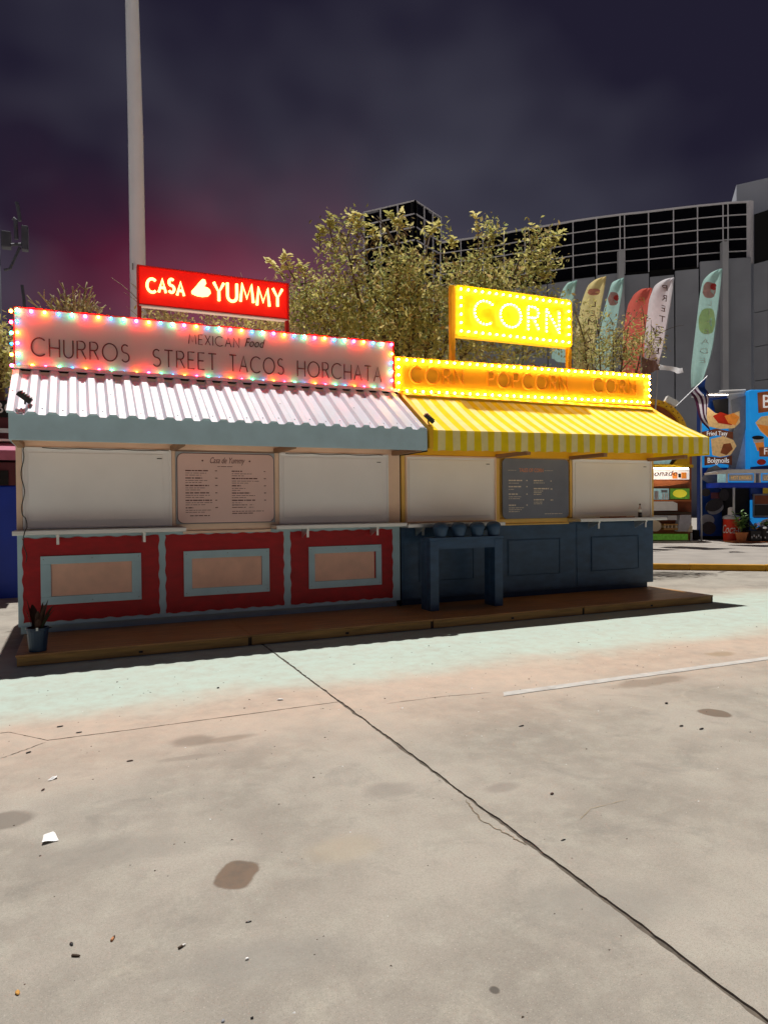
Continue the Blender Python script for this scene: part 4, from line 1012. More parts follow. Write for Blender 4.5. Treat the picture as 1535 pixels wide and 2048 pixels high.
# ================================================================== feather flags
def feather(px_pts_left, px_pts_right, Y, m, label, word=None, wm=None, box=None, extra=(), group='feather flags behind the stands', lean=0.0, depth=.25, base_px=None):
    """outline from tip down: left edge and right (pole) edge as points at distance Y"""
    tipL = [at_y(x, y, Y) for x, y in px_pts_left]; tipR = [at_y(x, y, Y) for x, y in px_pts_right]
    base = Vector((tipR[-1].x if base_px is None else at_y(base_px, 900, Y).x, Y, 0))
    t = thing('feather_flag', label, 'flag', base, group=group)
    def samp(pts, u):
        n = len(pts) - 1; k = min(int(u * n), n - 1); return pts[k].lerp(pts[k + 1], u * n - k)
    def smooth(pts, u): return (samp(pts, max(0, u - .04)) + samp(pts, u) * 2 + samp(pts, min(1, u + .04))) / 4
    def f(u, v):
        a, c = smooth(tipR, v), smooth(tipL, v); p = a.lerp(c, u)
        return p + Vector((0, depth * .3 * math.sin(v * 7 + u * 2.2) * u + .05 * math.sin(u * 9 + v * 3), 0))
    MB().grid(f, 8, 22).build('banner', m, t, smooth=True)
    pole = [base] + [smooth(tipR, 1 - i / 8) + Vector((.012, .02, 0)) for i in range(9)]
    MB().tube(pole, [.03] + [.026 - .002 * i for i in range(9)], 6).build('flag_pole', M['alu'], t, smooth=True)
    S_ = [f(a / 10, b / 40) for a in range(11) for b in range(41)]
    def surf(x, z): return min(S_, key=lambda q: (q.x - x) ** 2 + (q.z - z) ** 2).y
    for k, (cx, cy, rx, ry, mm, nm) in enumerate(extra):
        b = MB(); pts = []
        for i in range(20):
            a = 2 * PI * i / 20; q = at_y(cx + rx * math.cos(a), cy + ry * math.sin(a), Y); pts.append(Vector((q.x, surf(q.x, q.z) - .02 - .008 * k, q.z)))
        c = at_y(cx, cy, Y); cc = Vector((c.x, surf(c.x, c.z) - .02 - .008 * k, c.z))
        b.add(pts + [cc], [(i, (i + 1) % 20, 20) for i in range(20)]); b.build(nm, mm, t)
    if word:
        (xa, ya), (xb, yb_), hp = box; n = len(word) - 1
        for i, ch in enumerate(word):
            p = at_y(xa + (xb - xa) * i / n, ya + (yb_ - ya) * i / n, Y); sz = hp * (p - EYE).dot(FW) / F_PX * 1.4
            o = text_mesh('letter', ch, sz, wm, t, Matrix.Translation(p) @ Matrix.Rotation(lean, 4, 'Y') @ FRONT @ Matrix.Diagonal((-1.45, 1, 1, 1)), .004)
            Mi = WM[t].inverted()
            for v in o.data.vertices:
                w_ = WM[t] @ v.co; w_.y = surf(w_.x, w_.z) - .05; v.co = Mi @ w_
    return t
YF = 17.0
feather([(1154, 559), (1132, 566), (1120, 580), (1112, 610), (1105, 660), (1102, 720)], [(1154, 559), (1150, 580), (1145, 610), (1142, 660), (1138, 700), (1135, 730)], YF + .6, M['flag_t'],
        'pale teal feather flag mostly hidden behind the tall corn sign')
feather([(1212, 551), (1190, 558), (1170, 572), (1160, 600), (1153, 650), (1147, 700), (1146, 740)], [(1212, 551), (1209, 575), (1203, 610), (1196, 650), (1188, 690), (1180, 725), (1176, 745)], YF, M['flag_y'],
        'yellow feather flag with mirrored letters rising above the shrub', 'LEMONADE', M['flag_ink'], ((1182, 610), (1168, 740), 12),
        [(1185, 584, 13, 7, M['flag_pink'], 'print')], lean=.1)
feather([(1247, 554), (1232, 560), (1217, 567), (1209, 600), (1201, 640), (1193, 690), (1190, 740)], [(1247, 554), (1245, 580), (1240, 610), (1236, 640), (1229, 680), (1222, 715), (1218, 745)], YF + .3, M['flag_t'],
        'teal feather flag between the yellow and the red feather flags', 'LIMEADE', M['flag_wink'], ((1214, 630), (1203, 735), 11),
        [(1223, 598, 12, 14, M['flag_pink'], 'print'), (1229, 597, 5, 6, M['flag_red'], 'cherry_print')], lean=.08)
feather([(1300, 574), (1280, 578), (1262, 590), (1251, 610), (1247, 650), (1246, 700), (1244, 748)], [(1304, 574), (1303, 600), (1301, 630), (1298, 660), (1294, 690), (1290, 720), (1287, 748)], YF + .5, M['flag_r'],
        'red feather flag overlapped by the white one', 'PIZZA', M['flag_y'], ((1281, 603), (1266, 735), 15), lean=.05)
feather([(1348, 553), (1325, 559), (1302, 573), (1293, 600), (1292, 640), (1289, 690), (1288, 735)], [(1348, 553), (1345, 580), (1340, 615), (1334, 650), (1328, 685), (1321, 715), (1315, 738)], YF - .2, M['flag_w'],
        'white feather flag with brown mirrored letters', 'PRETZELS', M['flag_ink'], ((1327, 577), (1306, 724), 13), lean=.1, base_px=1292)
feather([(1444, 535), (1420, 545), (1400, 562), (1393, 590), (1390, 640), (1386, 700), (1382, 745), (1381, 778)], [(1444, 535), (1441, 570), (1437, 610), (1432, 650), (1427, 690), (1418, 725), (1409, 750), (1401, 770)], YF, M['flag_t'],
        'tall teal feather flag standing alone at the right with mirrored letters', 'LIMEADE', M['flag_wink'], ((1414, 608), (1402, 722), 11),
        [(1416, 580, 14, 17, M['flag_pink'], 'print'), (1424, 574, 6, 7, M['flag_red'], 'cherry_print'), (1411, 643, 19, 26, M['flag_lime'], 'lime_print')], lean=.06)
# wind-blown streamer on its own short pole
st = thing('streamer_flag', 'brown and white wind blown flag on a short pole behind the orange sign', 'flag', at_y(1281, 760, 12))
MB().tube([at_y(1281, 775, 12), at_y(1281, 706, 12)], .014).build('flag_pole', M['alu'], st)
def sf(x0, x1, yt0, yt1, yb0, yb1, ph):
    return lambda u, v: at_y(x0 + (x1 - x0) * u, (yt0 + (yt1 - yt0) * u) * (1 - v) + (yb0 + (yb1 - yb0) * u) * v + 3 * math.sin(u * 5 + ph), 12) + Vector((0, .06 * math.sin(u * 8 + v), 0))
MB().grid(sf(1283, 1320, 706, 732, 745, 742, 0), 8, 5).build('brown_field', M['flag_ink'], st, smooth=True)
MB().grid(sf(1318.5, 1368, 731, 734, 741.5, 744, -2), 8, 3).build('white_tail', M['flag_w'], st, smooth=True)

# ================================================================== carnival stalls on the far pavement (facing the camera)
D = 24.5
def stall(name, label, cat, px, py, d=D, group=None):
    p = far(px, py, d); return thing(name, label, cat, (p.x, p.y, .125), -PSI, group)
def slabbox(par, name, m, x0, y0, x1, y1, d, th, bevel=0.0):
    """a box whose front face spans these points of the stall front at distance d"""
    a, b_, c, e_ = far(x0, y1, d), far(x1, y1, d), far(x1, y0, d), far(x0, y0, d)
    return MB().prism([a, b_, c, e_], Vector((math.sin(PSI), math.cos(PSI), 0)) * th).build(name, m, par, bevel=bevel)
def polybox(par, name, m, pts, d, th=.03):
    return MB().prism([far(x, y, d) for x, y in pts], Vector((math.sin(PSI), math.cos(PSI), 0)) * th).build(name, m, par)
def ell(cx, cy, rx, ry, n=18, rot=0.0):
    return [(cx + rx * math.cos(a) * math.cos(rot) - ry * math.sin(a) * math.sin(rot), cy + rx * math.cos(a) * math.sin(rot) + ry * math.sin(a) * math.cos(rot)) for a in [2 * PI * i / n for i in range(n)]]
def stext(par, body, cx, cy, hpx, m, d, shear=0.0, stretch=1.0, rot=0.0):
    p = far(cx, cy, d); s = hpx / F_PX * d * 1.38
    return text_mesh('letters', body, s, m, par, Matrix.Translation(p) @ Matrix.Rotation(-PSI, 4, 'Z') @ FRONT @ Matrix.Rotation(rot, 4, 'Z'), .008, shear=shear, stretch=stretch)
snack = stall('snack_stall', 'brown and yellow lemonade stall with arched lit top and shelves of pictures', 'stall', 1330, 1085)
slabbox(snack, 'body', M['brown'], 1200, 912, 1382, 1084, D + .05, 1.2)
slabbox(snack, 'top_shelf', mat('bright yellow', (.85, .52, .01), .5), 1230, 929, 1386, 935, D - .25, .5)
slabbox(snack, 'sign_panel', M['gloww'], 1250, 938, 1378, 959, D - .08, .06, .01)
stext(snack, 'Lemonade', 1313, 947, 11, M['maroon'], D - .1, shear=.25, stretch=1.25)
for x0, x1 in ((1344, 1354), (1362, 1372)): slabbox(snack, 'glass_print', M['orange'], x0, 945, x1, 957, D - .1, .015)
slabbox(snack, 'cup_print', M['dark'], 1356, 947, 1361, 955, D - .1, .015)
polybox(snack, 'tray_front', M['rust'], [(1250, 961), (1378, 961), (1372, 966), (1345, 971), (1300, 974), (1250, 975)], D - .3, .3)
slabbox(snack, 'picture', M['tealp'], 1290, 977, 1337, 999, D - .05, .03)
slabbox(snack, 'bottle_print', M['lgrey'], 1308, 982, 1316, 998, D - .07, .015); slabbox(snack, 'bottle_print', M['grey'], 1322, 980, 1334, 985, D - .07, .015)
for x in (1324, 1329, 1333): slabbox(snack, 'bottle_print', M['white'], x, 986, x + 2.4, 998, D - .07, .015)
slabbox(snack, 'picture', M['greenp'], 1340, 977, 1378, 998, D - .05, .03)
polybox(snack, 'lemon_print', M['lemon'], ell(1359, 987, 14, 8), D - .07)
polybox(snack, 'basin', M['white'], [(1270, 1003), (1345, 1003), (1354, 1007), (1354, 1021), (1270, 1022)], D - .4, .5)
slabbox(snack, 'shelf', M['woodk'], 1250, 1024, 1382, 1029, D - .3, .35); slabbox(snack, 'shelf', M['rust'], 1250, 1000, 1382, 1002.5, D - .2, .25)
slabbox(snack, 'tray', M['white'], 1270, 1031, 1353, 1040, D - .35, .3); slabbox(snack, 'tray_lip', M['grey'], 1290, 1033, 1334, 1038, D - .37, .02)
polybox(snack, 'barrel', M['cream'], ell(1310, 1052, 12, 11), D - .3, .3)
slabbox(snack, 'crate', M['woodb'], 1327, 1048, 1355, 1051, D - .3, .3); slabbox(snack, 'crate', M['woodb'], 1327, 1056, 1355, 1060, D - .3, .3)
for x in (1328, 1335, 1342, 1350): slabbox(snack, 'crate_slat', M['cream'], x, 1051.1, x + 3, 1055.9, D - .29, .28)
polybox(snack, 'carton', M['flag_w'], [(1360, 1030), (1381, 1030), (1382, 1045), (1374, 1063), (1355, 1063), (1357, 1045)], D - .3, .3)
polybox(snack, 'carton', M['cream'], [(1376, 1048), (1384, 1052), (1384, 1064), (1375, 1064)], D - .28, .25)
slabbox(snack, 'grass_print', M['greenp'], 1290, 1068, 1375, 1080, D - .04, .03); slabbox(snack, 'kick_strip', M['dark'], 1250, 1080.5, 1375, 1084, D + .0, .05)
slabbox(snack, 'leg', M['lgrey'], 1381, 1066, 1384, 1085, D - .3, .06)
MB().prism([far(x, y, D - .15) for x, y in ((1346, 929), (1360, 912), (1378, 910), (1378, 929))], Vector((math.sin(PSI), math.cos(PSI), 0)) * .1).build('gusset', mat('gusset yellow', (.85, .50, .01), .5), snack)
slabbox(snack, 'picture', M['tealp'], 1300, 911, 1345, 928, D - .02, .02); polybox(snack, 'shade_print', M['woodk'], [(1338, 928), (1352, 905), (1362, 905), (1347, 928)], D - .05, .02)
slabbox(snack, 'pillar', M['rust'], 1378.2, 905, 1383, 929, D - .1, .1)
G_LAMP = glow('stall strip lamp', (1.0, .86, .68), 30)
slabbox(snack, 'strip_lamp', G_LAMP, 1270, 936, 1376, 937.2, D - .62, .05)
slabbox(snack, 'lamp_hood', M['woodk'], 1262, 933.6, 1380, 935.8, D - .66, .12)
# arched crown with its row of bulbs
cx, cy, r0, r1 = 1297, 876, 69, 79
b = MB(); arcp = [math.radians(170 - i * 160 / 40) for i in range(41)]
pts = [(cx + r1 * math.cos(a), cy - r1 * math.sin(a)) for a in arcp] + [(cx + r0 * math.cos(a), cy - r0 * math.sin(a)) for a in reversed(arcp)]
fwd = Vector((math.sin(PSI), math.cos(PSI), 0)) * .16
P_ = [far(x, y, D - .2) for x, y in pts]; n = 41
for i in range(n - 1): b.prism([P_[i], P_[i + 1], P_[2 * n - 2 - i], P_[2 * n - 1 - i]], fwd)
b.build('arch_rim', mat('arch yellow', (.85, .47, .02), .5), snack)
polybox(snack, 'arch_panel', M['brown'], [(cx + r0 * math.cos(a), cy - r0 * math.sin(a)) for a in arcp] + [(cx + 69, 912), (cx - 69, 912)], D - .06, .1)
for i in range(22):
    a = math.radians(160 - i * 6.6); rr = r0 + (3.0 if i % 2 else 7)
    c = far(cx + rr * math.cos(a), cy - rr * math.sin(a), D - .2)
    MB().tube([c, c - fwd * .15], .022, 6).build('socket', M['brown'], snack)
a = far(1341, 803, D - .1)
MB().box(-.22, .22, -.1, .1, -.11, .11, M=Matrix.Translation(a) @ Matrix.Rotation(-PSI, 4, 'Z') @ Matrix.Rotation(.5, 4, 'Y')).build('spot_lamp', M['white'], snack, bevel=.02)
def print_on(par, d, items):
    for k, (nm, mm, pts) in enumerate(items): polybox(par, nm, M[mm], pts, d - .012 * k, .01)
blueA = stall('food_stall', 'dark blue fried food stall plastered with food pictures', 'stall', 1430, 1082, D + .2)
slabbox(blueA, 'front_wall', M['blue'], 1399, 790, 1500, 1072, D + .2, .25)
slabbox(blueA, 'base', M['black'], 1388, 1060, 1500, 1084, D + .25, .4)
slabbox(blueA, 'corner_panel', M['lgrey'], 1456, 785, 1499, 940, D + .05, .1)
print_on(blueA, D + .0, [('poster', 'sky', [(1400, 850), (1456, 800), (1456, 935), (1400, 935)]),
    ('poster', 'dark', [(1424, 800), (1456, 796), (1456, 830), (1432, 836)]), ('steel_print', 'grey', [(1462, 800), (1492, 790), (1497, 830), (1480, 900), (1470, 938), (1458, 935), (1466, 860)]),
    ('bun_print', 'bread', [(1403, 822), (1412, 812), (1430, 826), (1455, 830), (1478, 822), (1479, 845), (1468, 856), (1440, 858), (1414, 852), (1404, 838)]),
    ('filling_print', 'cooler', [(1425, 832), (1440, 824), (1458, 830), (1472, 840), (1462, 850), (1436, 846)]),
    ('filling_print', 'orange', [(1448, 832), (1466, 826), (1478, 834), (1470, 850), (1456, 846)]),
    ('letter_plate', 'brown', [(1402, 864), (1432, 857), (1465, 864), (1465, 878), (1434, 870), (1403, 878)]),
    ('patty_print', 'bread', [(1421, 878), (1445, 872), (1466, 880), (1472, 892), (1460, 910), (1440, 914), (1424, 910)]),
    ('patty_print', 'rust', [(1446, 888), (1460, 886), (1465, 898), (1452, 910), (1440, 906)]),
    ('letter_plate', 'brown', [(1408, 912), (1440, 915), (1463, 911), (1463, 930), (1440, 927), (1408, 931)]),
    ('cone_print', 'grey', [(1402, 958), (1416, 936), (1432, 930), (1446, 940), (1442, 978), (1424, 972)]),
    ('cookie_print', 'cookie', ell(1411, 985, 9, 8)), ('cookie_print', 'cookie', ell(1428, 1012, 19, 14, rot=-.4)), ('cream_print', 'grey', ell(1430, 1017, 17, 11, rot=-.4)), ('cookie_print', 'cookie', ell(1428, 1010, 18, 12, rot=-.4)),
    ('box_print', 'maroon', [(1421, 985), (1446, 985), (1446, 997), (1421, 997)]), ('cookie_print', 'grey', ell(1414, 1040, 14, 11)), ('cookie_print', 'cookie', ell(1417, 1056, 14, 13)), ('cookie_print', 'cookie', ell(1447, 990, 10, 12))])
stext(blueA, 'Fried Tasy', 1433, 867, 9, M['gloww'], D - .26, stretch=.80); stext(blueA, 'Bolgnoils', 1435.5, 921, 11, M['gloww'], D - .26, stretch=.80)
slabbox(blueA, 'lamp_box', M['lgrey'], 1440, 783, 1452, 792, D, .3); slabbox(blueA, 'strip_lamp', G_LAMP, 1404, 788.6, 1455, 789.8, D - .55, .05); slabbox(blueA, 'lamp_hood', M['lgrey'], 1402, 785.6, 1457, 788.4, D - .6, .8)

MB().tube([far(1438, 782, D), far(1490, 780, D)], .03).build('lamp_rail', M['white'], blueA); MB().tube([far(1452, 788, D), far(1488, 784, D)], .025).build('lamp_rail', M['white'], blueA)
blueB = stall('food_stall', 'sky blue fried food stall with hot drinks counter sign at the right edge', 'stall', 1530, 1085, D - .3)
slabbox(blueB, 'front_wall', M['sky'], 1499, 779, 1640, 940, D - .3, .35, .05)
slabbox(blueB, 'lower_wall', M['blue'], 1500, 975, 1640, 1080, D - .1, 1.6)
slabbox(blueB, 'interior', M['black'], 1447, 975, 1500, 1075, D + .0, .15)
print_on(blueB, D - .33, [('letter_plate', 'rust', [(1514, 785), (1545, 781), (1600, 783), (1600, 826), (1545, 822), (1516, 826)]),
    ('bun_print', 'bread', [(1510, 845), (1522, 833), (1560, 828), (1560, 880), (1536, 876), (1520, 862)]), ('bun_print', 'orange', [(1512, 848), (1535, 852), (1560, 850), (1560, 878), (1536, 874), (1522, 861)]),
    ('cup_print', 'orange', [(1507, 880), (1526, 878), (1528, 900), (1514, 902)]), ('cup_print', 'white', [(1505, 877), (1527, 874), (1527, 884), (1507, 886)]), ('lid_print', 'dark', ell(1515, 875, 12, 4)),
    ('letter_plate', 'rust', [(1517, 895), (1600, 890), (1600, 914), (1518, 913)]), ('badge_print', 'cooler', ell(1522, 924, 9, 6)), ('skirt_print', 'blue', [(1500, 940), (1500, 934), (1560, 928), (1560, 940)])])
stext(blueB, 'Big', 1543, 804, 27, M['gloww'], D - .46, stretch=.9); stext(blueB, 'Fries', 1543, 903, 14, M['gloww'], D - .46, stretch=.9)
# counter canopy with the drinks signs
polybox(blueB, 'canopy_top', M['white'], [(1434, 944), (1455, 939), (1640, 937), (1640, 944), (1436, 948)], D - 1.1, 1.0)
slabbox(blueB, 'canopy_side', M['tealp'], 1435, 948.2, 1452, 965, D - 1.0, .05)
slabbox(blueB, 'canopy_band', M['brightblue'], 1436, 965.4, 1640, 975, D - 1.1, .9)
for x0, x1, w_ in ((1455, 1507, 'HOT DRINKS'), (1522, 1575, 'COLD DRINKS')):
    s = slabbox(blueB, 'sign_panel', M['sky'], x0, 945.5, x1, 965, D - 1.06, .04)
    slabbox(blueB, 'sign_plate', M['lgrey'], x0 + 2, 948.5, x1 - 2, 962, D - 1.075, .014)
    stext(blueB, w_, (x0 + x1) / 2, 955.5, 8, M['bread'], D - 1.085, stretch=.62)
for x in (1452, 1507.5, 1518): slabbox(blueB, 'canopy_post', M['white'], x, 944.2, x + 3, 965.2, D - 1.1, .06)
slabbox(blueB, 'counter_post', M['lgrey'], 1466, 975.2, 1469, 1060, D - 1.0, .06)
slabbox(blueB, 'window_frame', M['grey'], 1506, 988, 1560, 1034, D - .2, .08); slabbox(blueB, 'window_pane', M['brown'], 1509, 991, 1560, 1008, D - .22, .02); slabbox(blueB, 'window_pane', M['dark'], 1509, 1010, 1560, 1031, D - .22, .02)
slabbox(blueB, 'price_card', mat('card yellow', (.8, .55, .03), .6), 1525, 974.9, 1545, 987, D - .25, .02)
print_on(blueB, D - .13, [('poster', 'sky', [(1499, 1000), (1506, 1000), (1506, 1036), (1560, 1036), (1560, 1066), (1510, 1056), (1499, 1040)]), ('bubble_print', 'white', ell(1536, 1052, 18, 15))])
# round red drinks cooler
c = far(1462, 1080, D - .8); zc = .125
kool = thing('drinks_cooler', 'round red drinks cooler with white script standing before the dark blue stall', 'cooler', (c.x, c.y, zc))
hh = far(1462, 1037, D - .8).z - zc; rr = 15 / F_PX * (D - .8)
MB().lathe([(rr * .92, 0), (rr, .03), (rr, hh * .98)], (c.x, c.y, zc), 24).build('drum', M['cooler'], kool, smooth=False)
MB().lathe([(rr * 1.06, hh * .981), (rr * 1.06, hh * 1.08), (rr * .9, hh * 1.12), (rr * .5, hh * 1.16)], (c.x, c.y, zc), 24).build('lid', M['lgrey'], kool)
MB().lathe([(rr * .45, hh * 1.1601), (rr * .42, hh * 1.45), (rr * .2, hh * 1.5)], (c.x, c.y, zc), 16).build('napkin_stack', M['white'], kool)
# script wrapped round the drum
tx = text_mesh('script', 'Coca-Cola', .36, M['white'], kool, FRONT, .002, shear=.4)
inv = WM[kool]
for v in tx.data.vertices:
    w_ = inv @ v.co; a = w_.x * .62 / rr; rad = rr + .012 + (.004 if w_.y < 0 else 0)
    d = Vector((math.sin(a), -math.cos(a), 0)); d.rotate(Matrix.Rotation(-PSI, 3, 'Z'))
    v.co = Vector((d.x * rad, d.y * rad, hh * .55 + w_.z * 1.15 - .02))
# potted plants on a red tray
c = far(1482, 1089, D - 1.6); tz = .125
tr2 = thing('plant_tray', 'long flat reddish tray under the potted plants', 'tray', (c.x, c.y, tz), -PSI)
a0, a1 = far(1468, 1089, D - 1.8), far(1580, 1089, D - 1.8); fw2 = Vector((math.sin(PSI), math.cos(PSI), 0))
MB().prism([(a0.x, a0.y, tz), (a1.x, a1.y, tz), (a1.x + fw2.x * .7, a1.y + fw2.y * .7, tz), (a0.x + fw2.x * .7, a0.y + fw2.y * .7, tz)], (0, 0, .045)).build('tray', M['terra'], tr2, bevel=.01)
def leafy(par, c, h, w, n, mats, seed, base=.2, ll=.16, name='leaf_spray'):
    r = random.Random(seed)
    for k in range(7):
        a = r.uniform(0, 2 * PI); tip = c + Vector((math.cos(a) * w * r.uniform(.3, 1), math.sin(a) * w * r.uniform(.3, 1), h * r.uniform(.55, 1)))
        b = MB(); st_ = bez(c, c + Vector((0, 0, h * .5)), tip, 6); b.tube(st_, .008, 4)
        for i in range(n):
            p = st_[min(6, 2 + int(r.random() * 5))] + Vector((r.uniform(-.05, .05), r.uniform(-.05, .05), r.uniform(-.05, .05)))
            q = r.uniform(0, 2 * PI); strap_leaf(b, p, p + Vector((math.cos(q) * ll, math.sin(q) * ll, r.uniform(-.05, .10))), ll * .22, n=3)
        b.build(name, mats[k % len(mats)], par)
c = far(1482, 1086, D - 1.6)
pp = thing('potted_plant', 'leafy green plant in a terracotta pot before the red cooler', 'potted plant', (c.x, c.y, tz + .045))
MB().lathe([(.13, 0), (.18, .24), (.20, .24), (.20, .30), (.17, .30), (.16, .26)], (c.x, c.y, tz + .045), 16).build('pot', M['terra'], pp)
MB().lathe([(.16, .255), (.001, .26)], (c.x, c.y, tz + .045), 12).build('soil', M['soil'], pp)
GREEN = [mat('green leaf %d' % i, k, .45, .3, 30) for i, k in enumerate(((.10, .20, .04), (.06, .13, .03), (.20, .28, .06)))]
leafy(pp, Vector((c.x, c.y, tz + .27)), .75, .42, 16, GREEN, 5)
c2 = far(1507, 1086, D - 1.5)
cr_ = thing('planter_box', 'dark planter box of small flowers right of the terracotta pot', 'planter', (c2.x, c2.y, tz + .045), -PSI)
Mx = Matrix.Translation((c2.x, c2.y, tz + .045)) @ Matrix.Rotation(-PSI, 4, 'Z')
MB().box(-.19, .19, -.15, .15, 0, .36, M=Mx).build('box', M['dark'], cr_, bevel=.02)
for i in range(5): MB().box(-.17 + .075 * i, -.13 + .075 * i, -.155, -.1505, .1 + .05 * (i % 2), .17 + .05 * (i % 2), M=Mx).build('sticker', M['lgrey'], cr_)
leafy(cr_, Vector((c2.x, c2.y, tz + .38)), .28, .25, 10, GREEN + [M['orange']], 8, ll=.10)
c3 = far(1531, 1088, D - 1.5)
cr2 = thing('planter_box', 'dark rounded planter at the right edge of the red tray', 'planter', (c3.x, c3.y, tz + .045), -PSI)
MB().lathe([(.24, 0), (.29, .15), (.28, .42), (.22, .48)], (c3.x, c3.y, tz + .045), 18).build('box', M['dark'], cr2, smooth=False)
for i in range(6):
    q = Vector((-.18 + .07 * i, -.285, .10 + .09 * ((i * 2) % 3))); q.rotate(Matrix.Rotation(-PSI, 3, 'Z')); q += Vector((c3.x, c3.y, tz + .045))
    MB().tube([q, q + Vector((0, 0, .05))], .02, 5).build('sticker', M['lgrey'], cr2)
leafy(cr2, Vector((c3.x, c3.y, tz + .5)), .2, .25, 8, GREEN, 12, ll=.10)
# national flag on a slanted staff
us = thing('stripe_flag', 'small striped blue and white flag on a slanted staff above the blue stall', 'flag', far(1352, 812, 20))
MB().tube([far(1352, 812, 20), far(1414, 752, 20)], .014).build('staff', M['alu'], us)
def usf(s0, s1, L0, L1):
    def f(u, v):
        s = s0 + (s1 - s0) * v; ln = L0 + (L1 - L0) * u
        x = 1411 - 33 * s + ln * (4 + 34 * s) * .98; y = 757 + 30 * s + ln * (48 + 26 * s) + 2.2 * math.sin(ln * 7 + s * 3)
        return far(x, y, 20) + fw2 * (.10 * math.sin(ln * 6 + s * 4))
    return f
for i in range(7): MB().grid(usf(i / 7, (i + 1) / 7, .52 if i < 3 else 0, 1.05), 9, 2).build('stripe', M['us_w'] if i % 2 else M['us_r'], us, smooth=True)
MB().grid(usf(0, 3 / 7, 0, .52), 6, 4).build('canton', M['us_b'], us, smooth=True)

# ================================================================== left edge: blue trailer, awning, shrubs
c = at_y(15, 1215, 13.2)
tl = thing('food_trailer', 'bright blue food trailer with dark hatch at the left edge behind the red stand', 'trailer', (-1.6, 13.8, 0))
xr = at_y(34, 1100, 13.2).x + .35; z = lambda py: at_y(15, py, 13.2).z
b = MB().box(xr - 3.2, xr, 13.2, 15.2, z(1204), z(971)).build('body', M['bluetr'], tl, bevel=.03)
MB().box(xr - 3.2, xr - .0, 13.21, 15.2, z(970.5), z(925)).build('upper_wall', M['maroon'], tl); MB().box(at_y(-30, 950, 13.2).x, at_y(17, 950, 13.2).x, 13.17, 13.2095, z(970), z(941)).build('hatch', M['black'], tl)
MB().box(xr - 3.2, xr, 13.14, 15.2, z(1218), z(1204.5)).build('skirt', M['white'], tl, bevel=.01)
MB().prism([(xr - 3.3, 12.6, z(924)), (xr - 3.3, 13.2, z(920)), (xr - 3.3, 13.2, z(884)), (xr - 3.3, 12.95, z(890)), (xr - 3.3, 12.65, z(905))], (3.0, 0, 0)).build('awning', M['pinkaw'], tl)
MB().box(xr - 3.3, xr - .3, 12.88, 13.19, z(885), z(881)).build('awning_top', M['white'], tl)
MB().box(xr - 3.2, xr - .35, 13.2, 15.1, z(920), z(800)).build('roof_box', M['maroon'], tl); MB().box(xr - 3.1, xr - .42, 13.15, 13.1995, z(835), z(803)).build('sign_board', M['black'], tl)
text_mesh('letters', 'BBQ', .26, M['white'], tl, face_m((at_y(4, 818, 13.1).x - .02, 13.14, z(818))), .004)
MB().box(xr - 3.2, xr - .36, 13.1, 13.19, z(866), z(858)).build('rail', M['lgrey'], tl)
for x in (xr - .5, xr - 2.6): MB().tube([(x, 13.3, .30), (x, 13.5, .30)], .30, 18).build('wheel', M['dark'], tl)
MB().box(xr - 3.0, xr - .1, 13.4, 15.0, .28, z(1218.5)).build('chassis', M['black'], tl)

# ---- foliage
def crown_mesh(name, blobs, nleaf, size, mats, parent, shade=None, seed=1, weights=None, clump=.16):
    """leaf-sized folded faces gathered in clumps inside a set of ellipsoids (centre, radii)"""
    r = np.random.default_rng(seed)
    vol = np.array([b[1][0] * b[1][1] * b[1][2] for b in blobs]) ** .75; vol /= vol.sum()
    ncl = max(8, nleaf // 14); which = r.choice(len(blobs), ncl, p=vol)
    d = r.normal(size=(ncl, 3)); d /= np.linalg.norm(d, axis=1)[:, None]; rad = r.random(ncl) ** .42
    ctr = np.array([tuple(b[0]) for b in blobs])[which] + d * rad[:, None] * np.array([b[1] for b in blobs])[which]
    cl = r.integers(0, ncl, nleaf)
    pos = ctr[cl] + r.normal(size=(nleaf, 3)) * clump * np.array([1, 1, .8])
    ax = r.normal(size=(nleaf, 3)); ax[:, 2] += .25; ax /= np.linalg.norm(ax, axis=1)[:, None]
    sd_ = np.cross(ax, r.normal(size=(nleaf, 3))); sd_ /= np.linalg.norm(sd_, axis=1)[:, None]
    nm = np.cross(ax, sd_); L = size * r.uniform(.6, 1.35, nleaf); Wd = L * r.uniform(.28, .42, nleaf)
    p0 = pos; p1 = pos + ax * L[:, None]; mid = pos + ax * (L * .5)[:, None]; fold = nm * (L * .10)[:, None]
    a = mid + sd_ * Wd[:, None] / 1 * .55 + fold; c = mid - sd_ * Wd[:, None] * .55 + fold
    V_ = np.stack([p0, a, p1, c], 1).reshape(-1, 3); inv = np.array(WM[parent].inverted())
    V_ = V_ @ inv[:3, :3].T + inv[:3, 3]
    me = bpy.data.meshes.new(name); nf = nleaf * 2
    me.vertices.add(len(V_)); me.vertices.foreach_set('co', V_.astype(np.float32).ravel())
    base = np.arange(nleaf) * 4; tri = np.stack([base, base + 1, base + 2, base, base + 2, base + 3], 1).ravel()
    me.loops.add(nf * 3); me.loops.foreach_set('vertex_index', tri.astype(np.int32))
    me.polygons.add(nf); me.polygons.foreach_set('loop_start', (np.arange(nf) * 3).astype(np.int32)); 
    for m in mats: me.materials.append(m)
    cm = r.choice(len(mats), ncl, p=weights); mi = np.where(r.random(nleaf) < .65, cm[cl], r.choice(len(mats), nleaf, p=weights))
    me.polygons.foreach_set('material_index', np.repeat(mi, 2).astype(np.int32)); me.update(calc_edges=True); me.validate()
    o = bpy.data.objects.new(name, me); COL.objects.link(o); o.parent = parent; WM[o] = WM[parent]
    return o, ctr
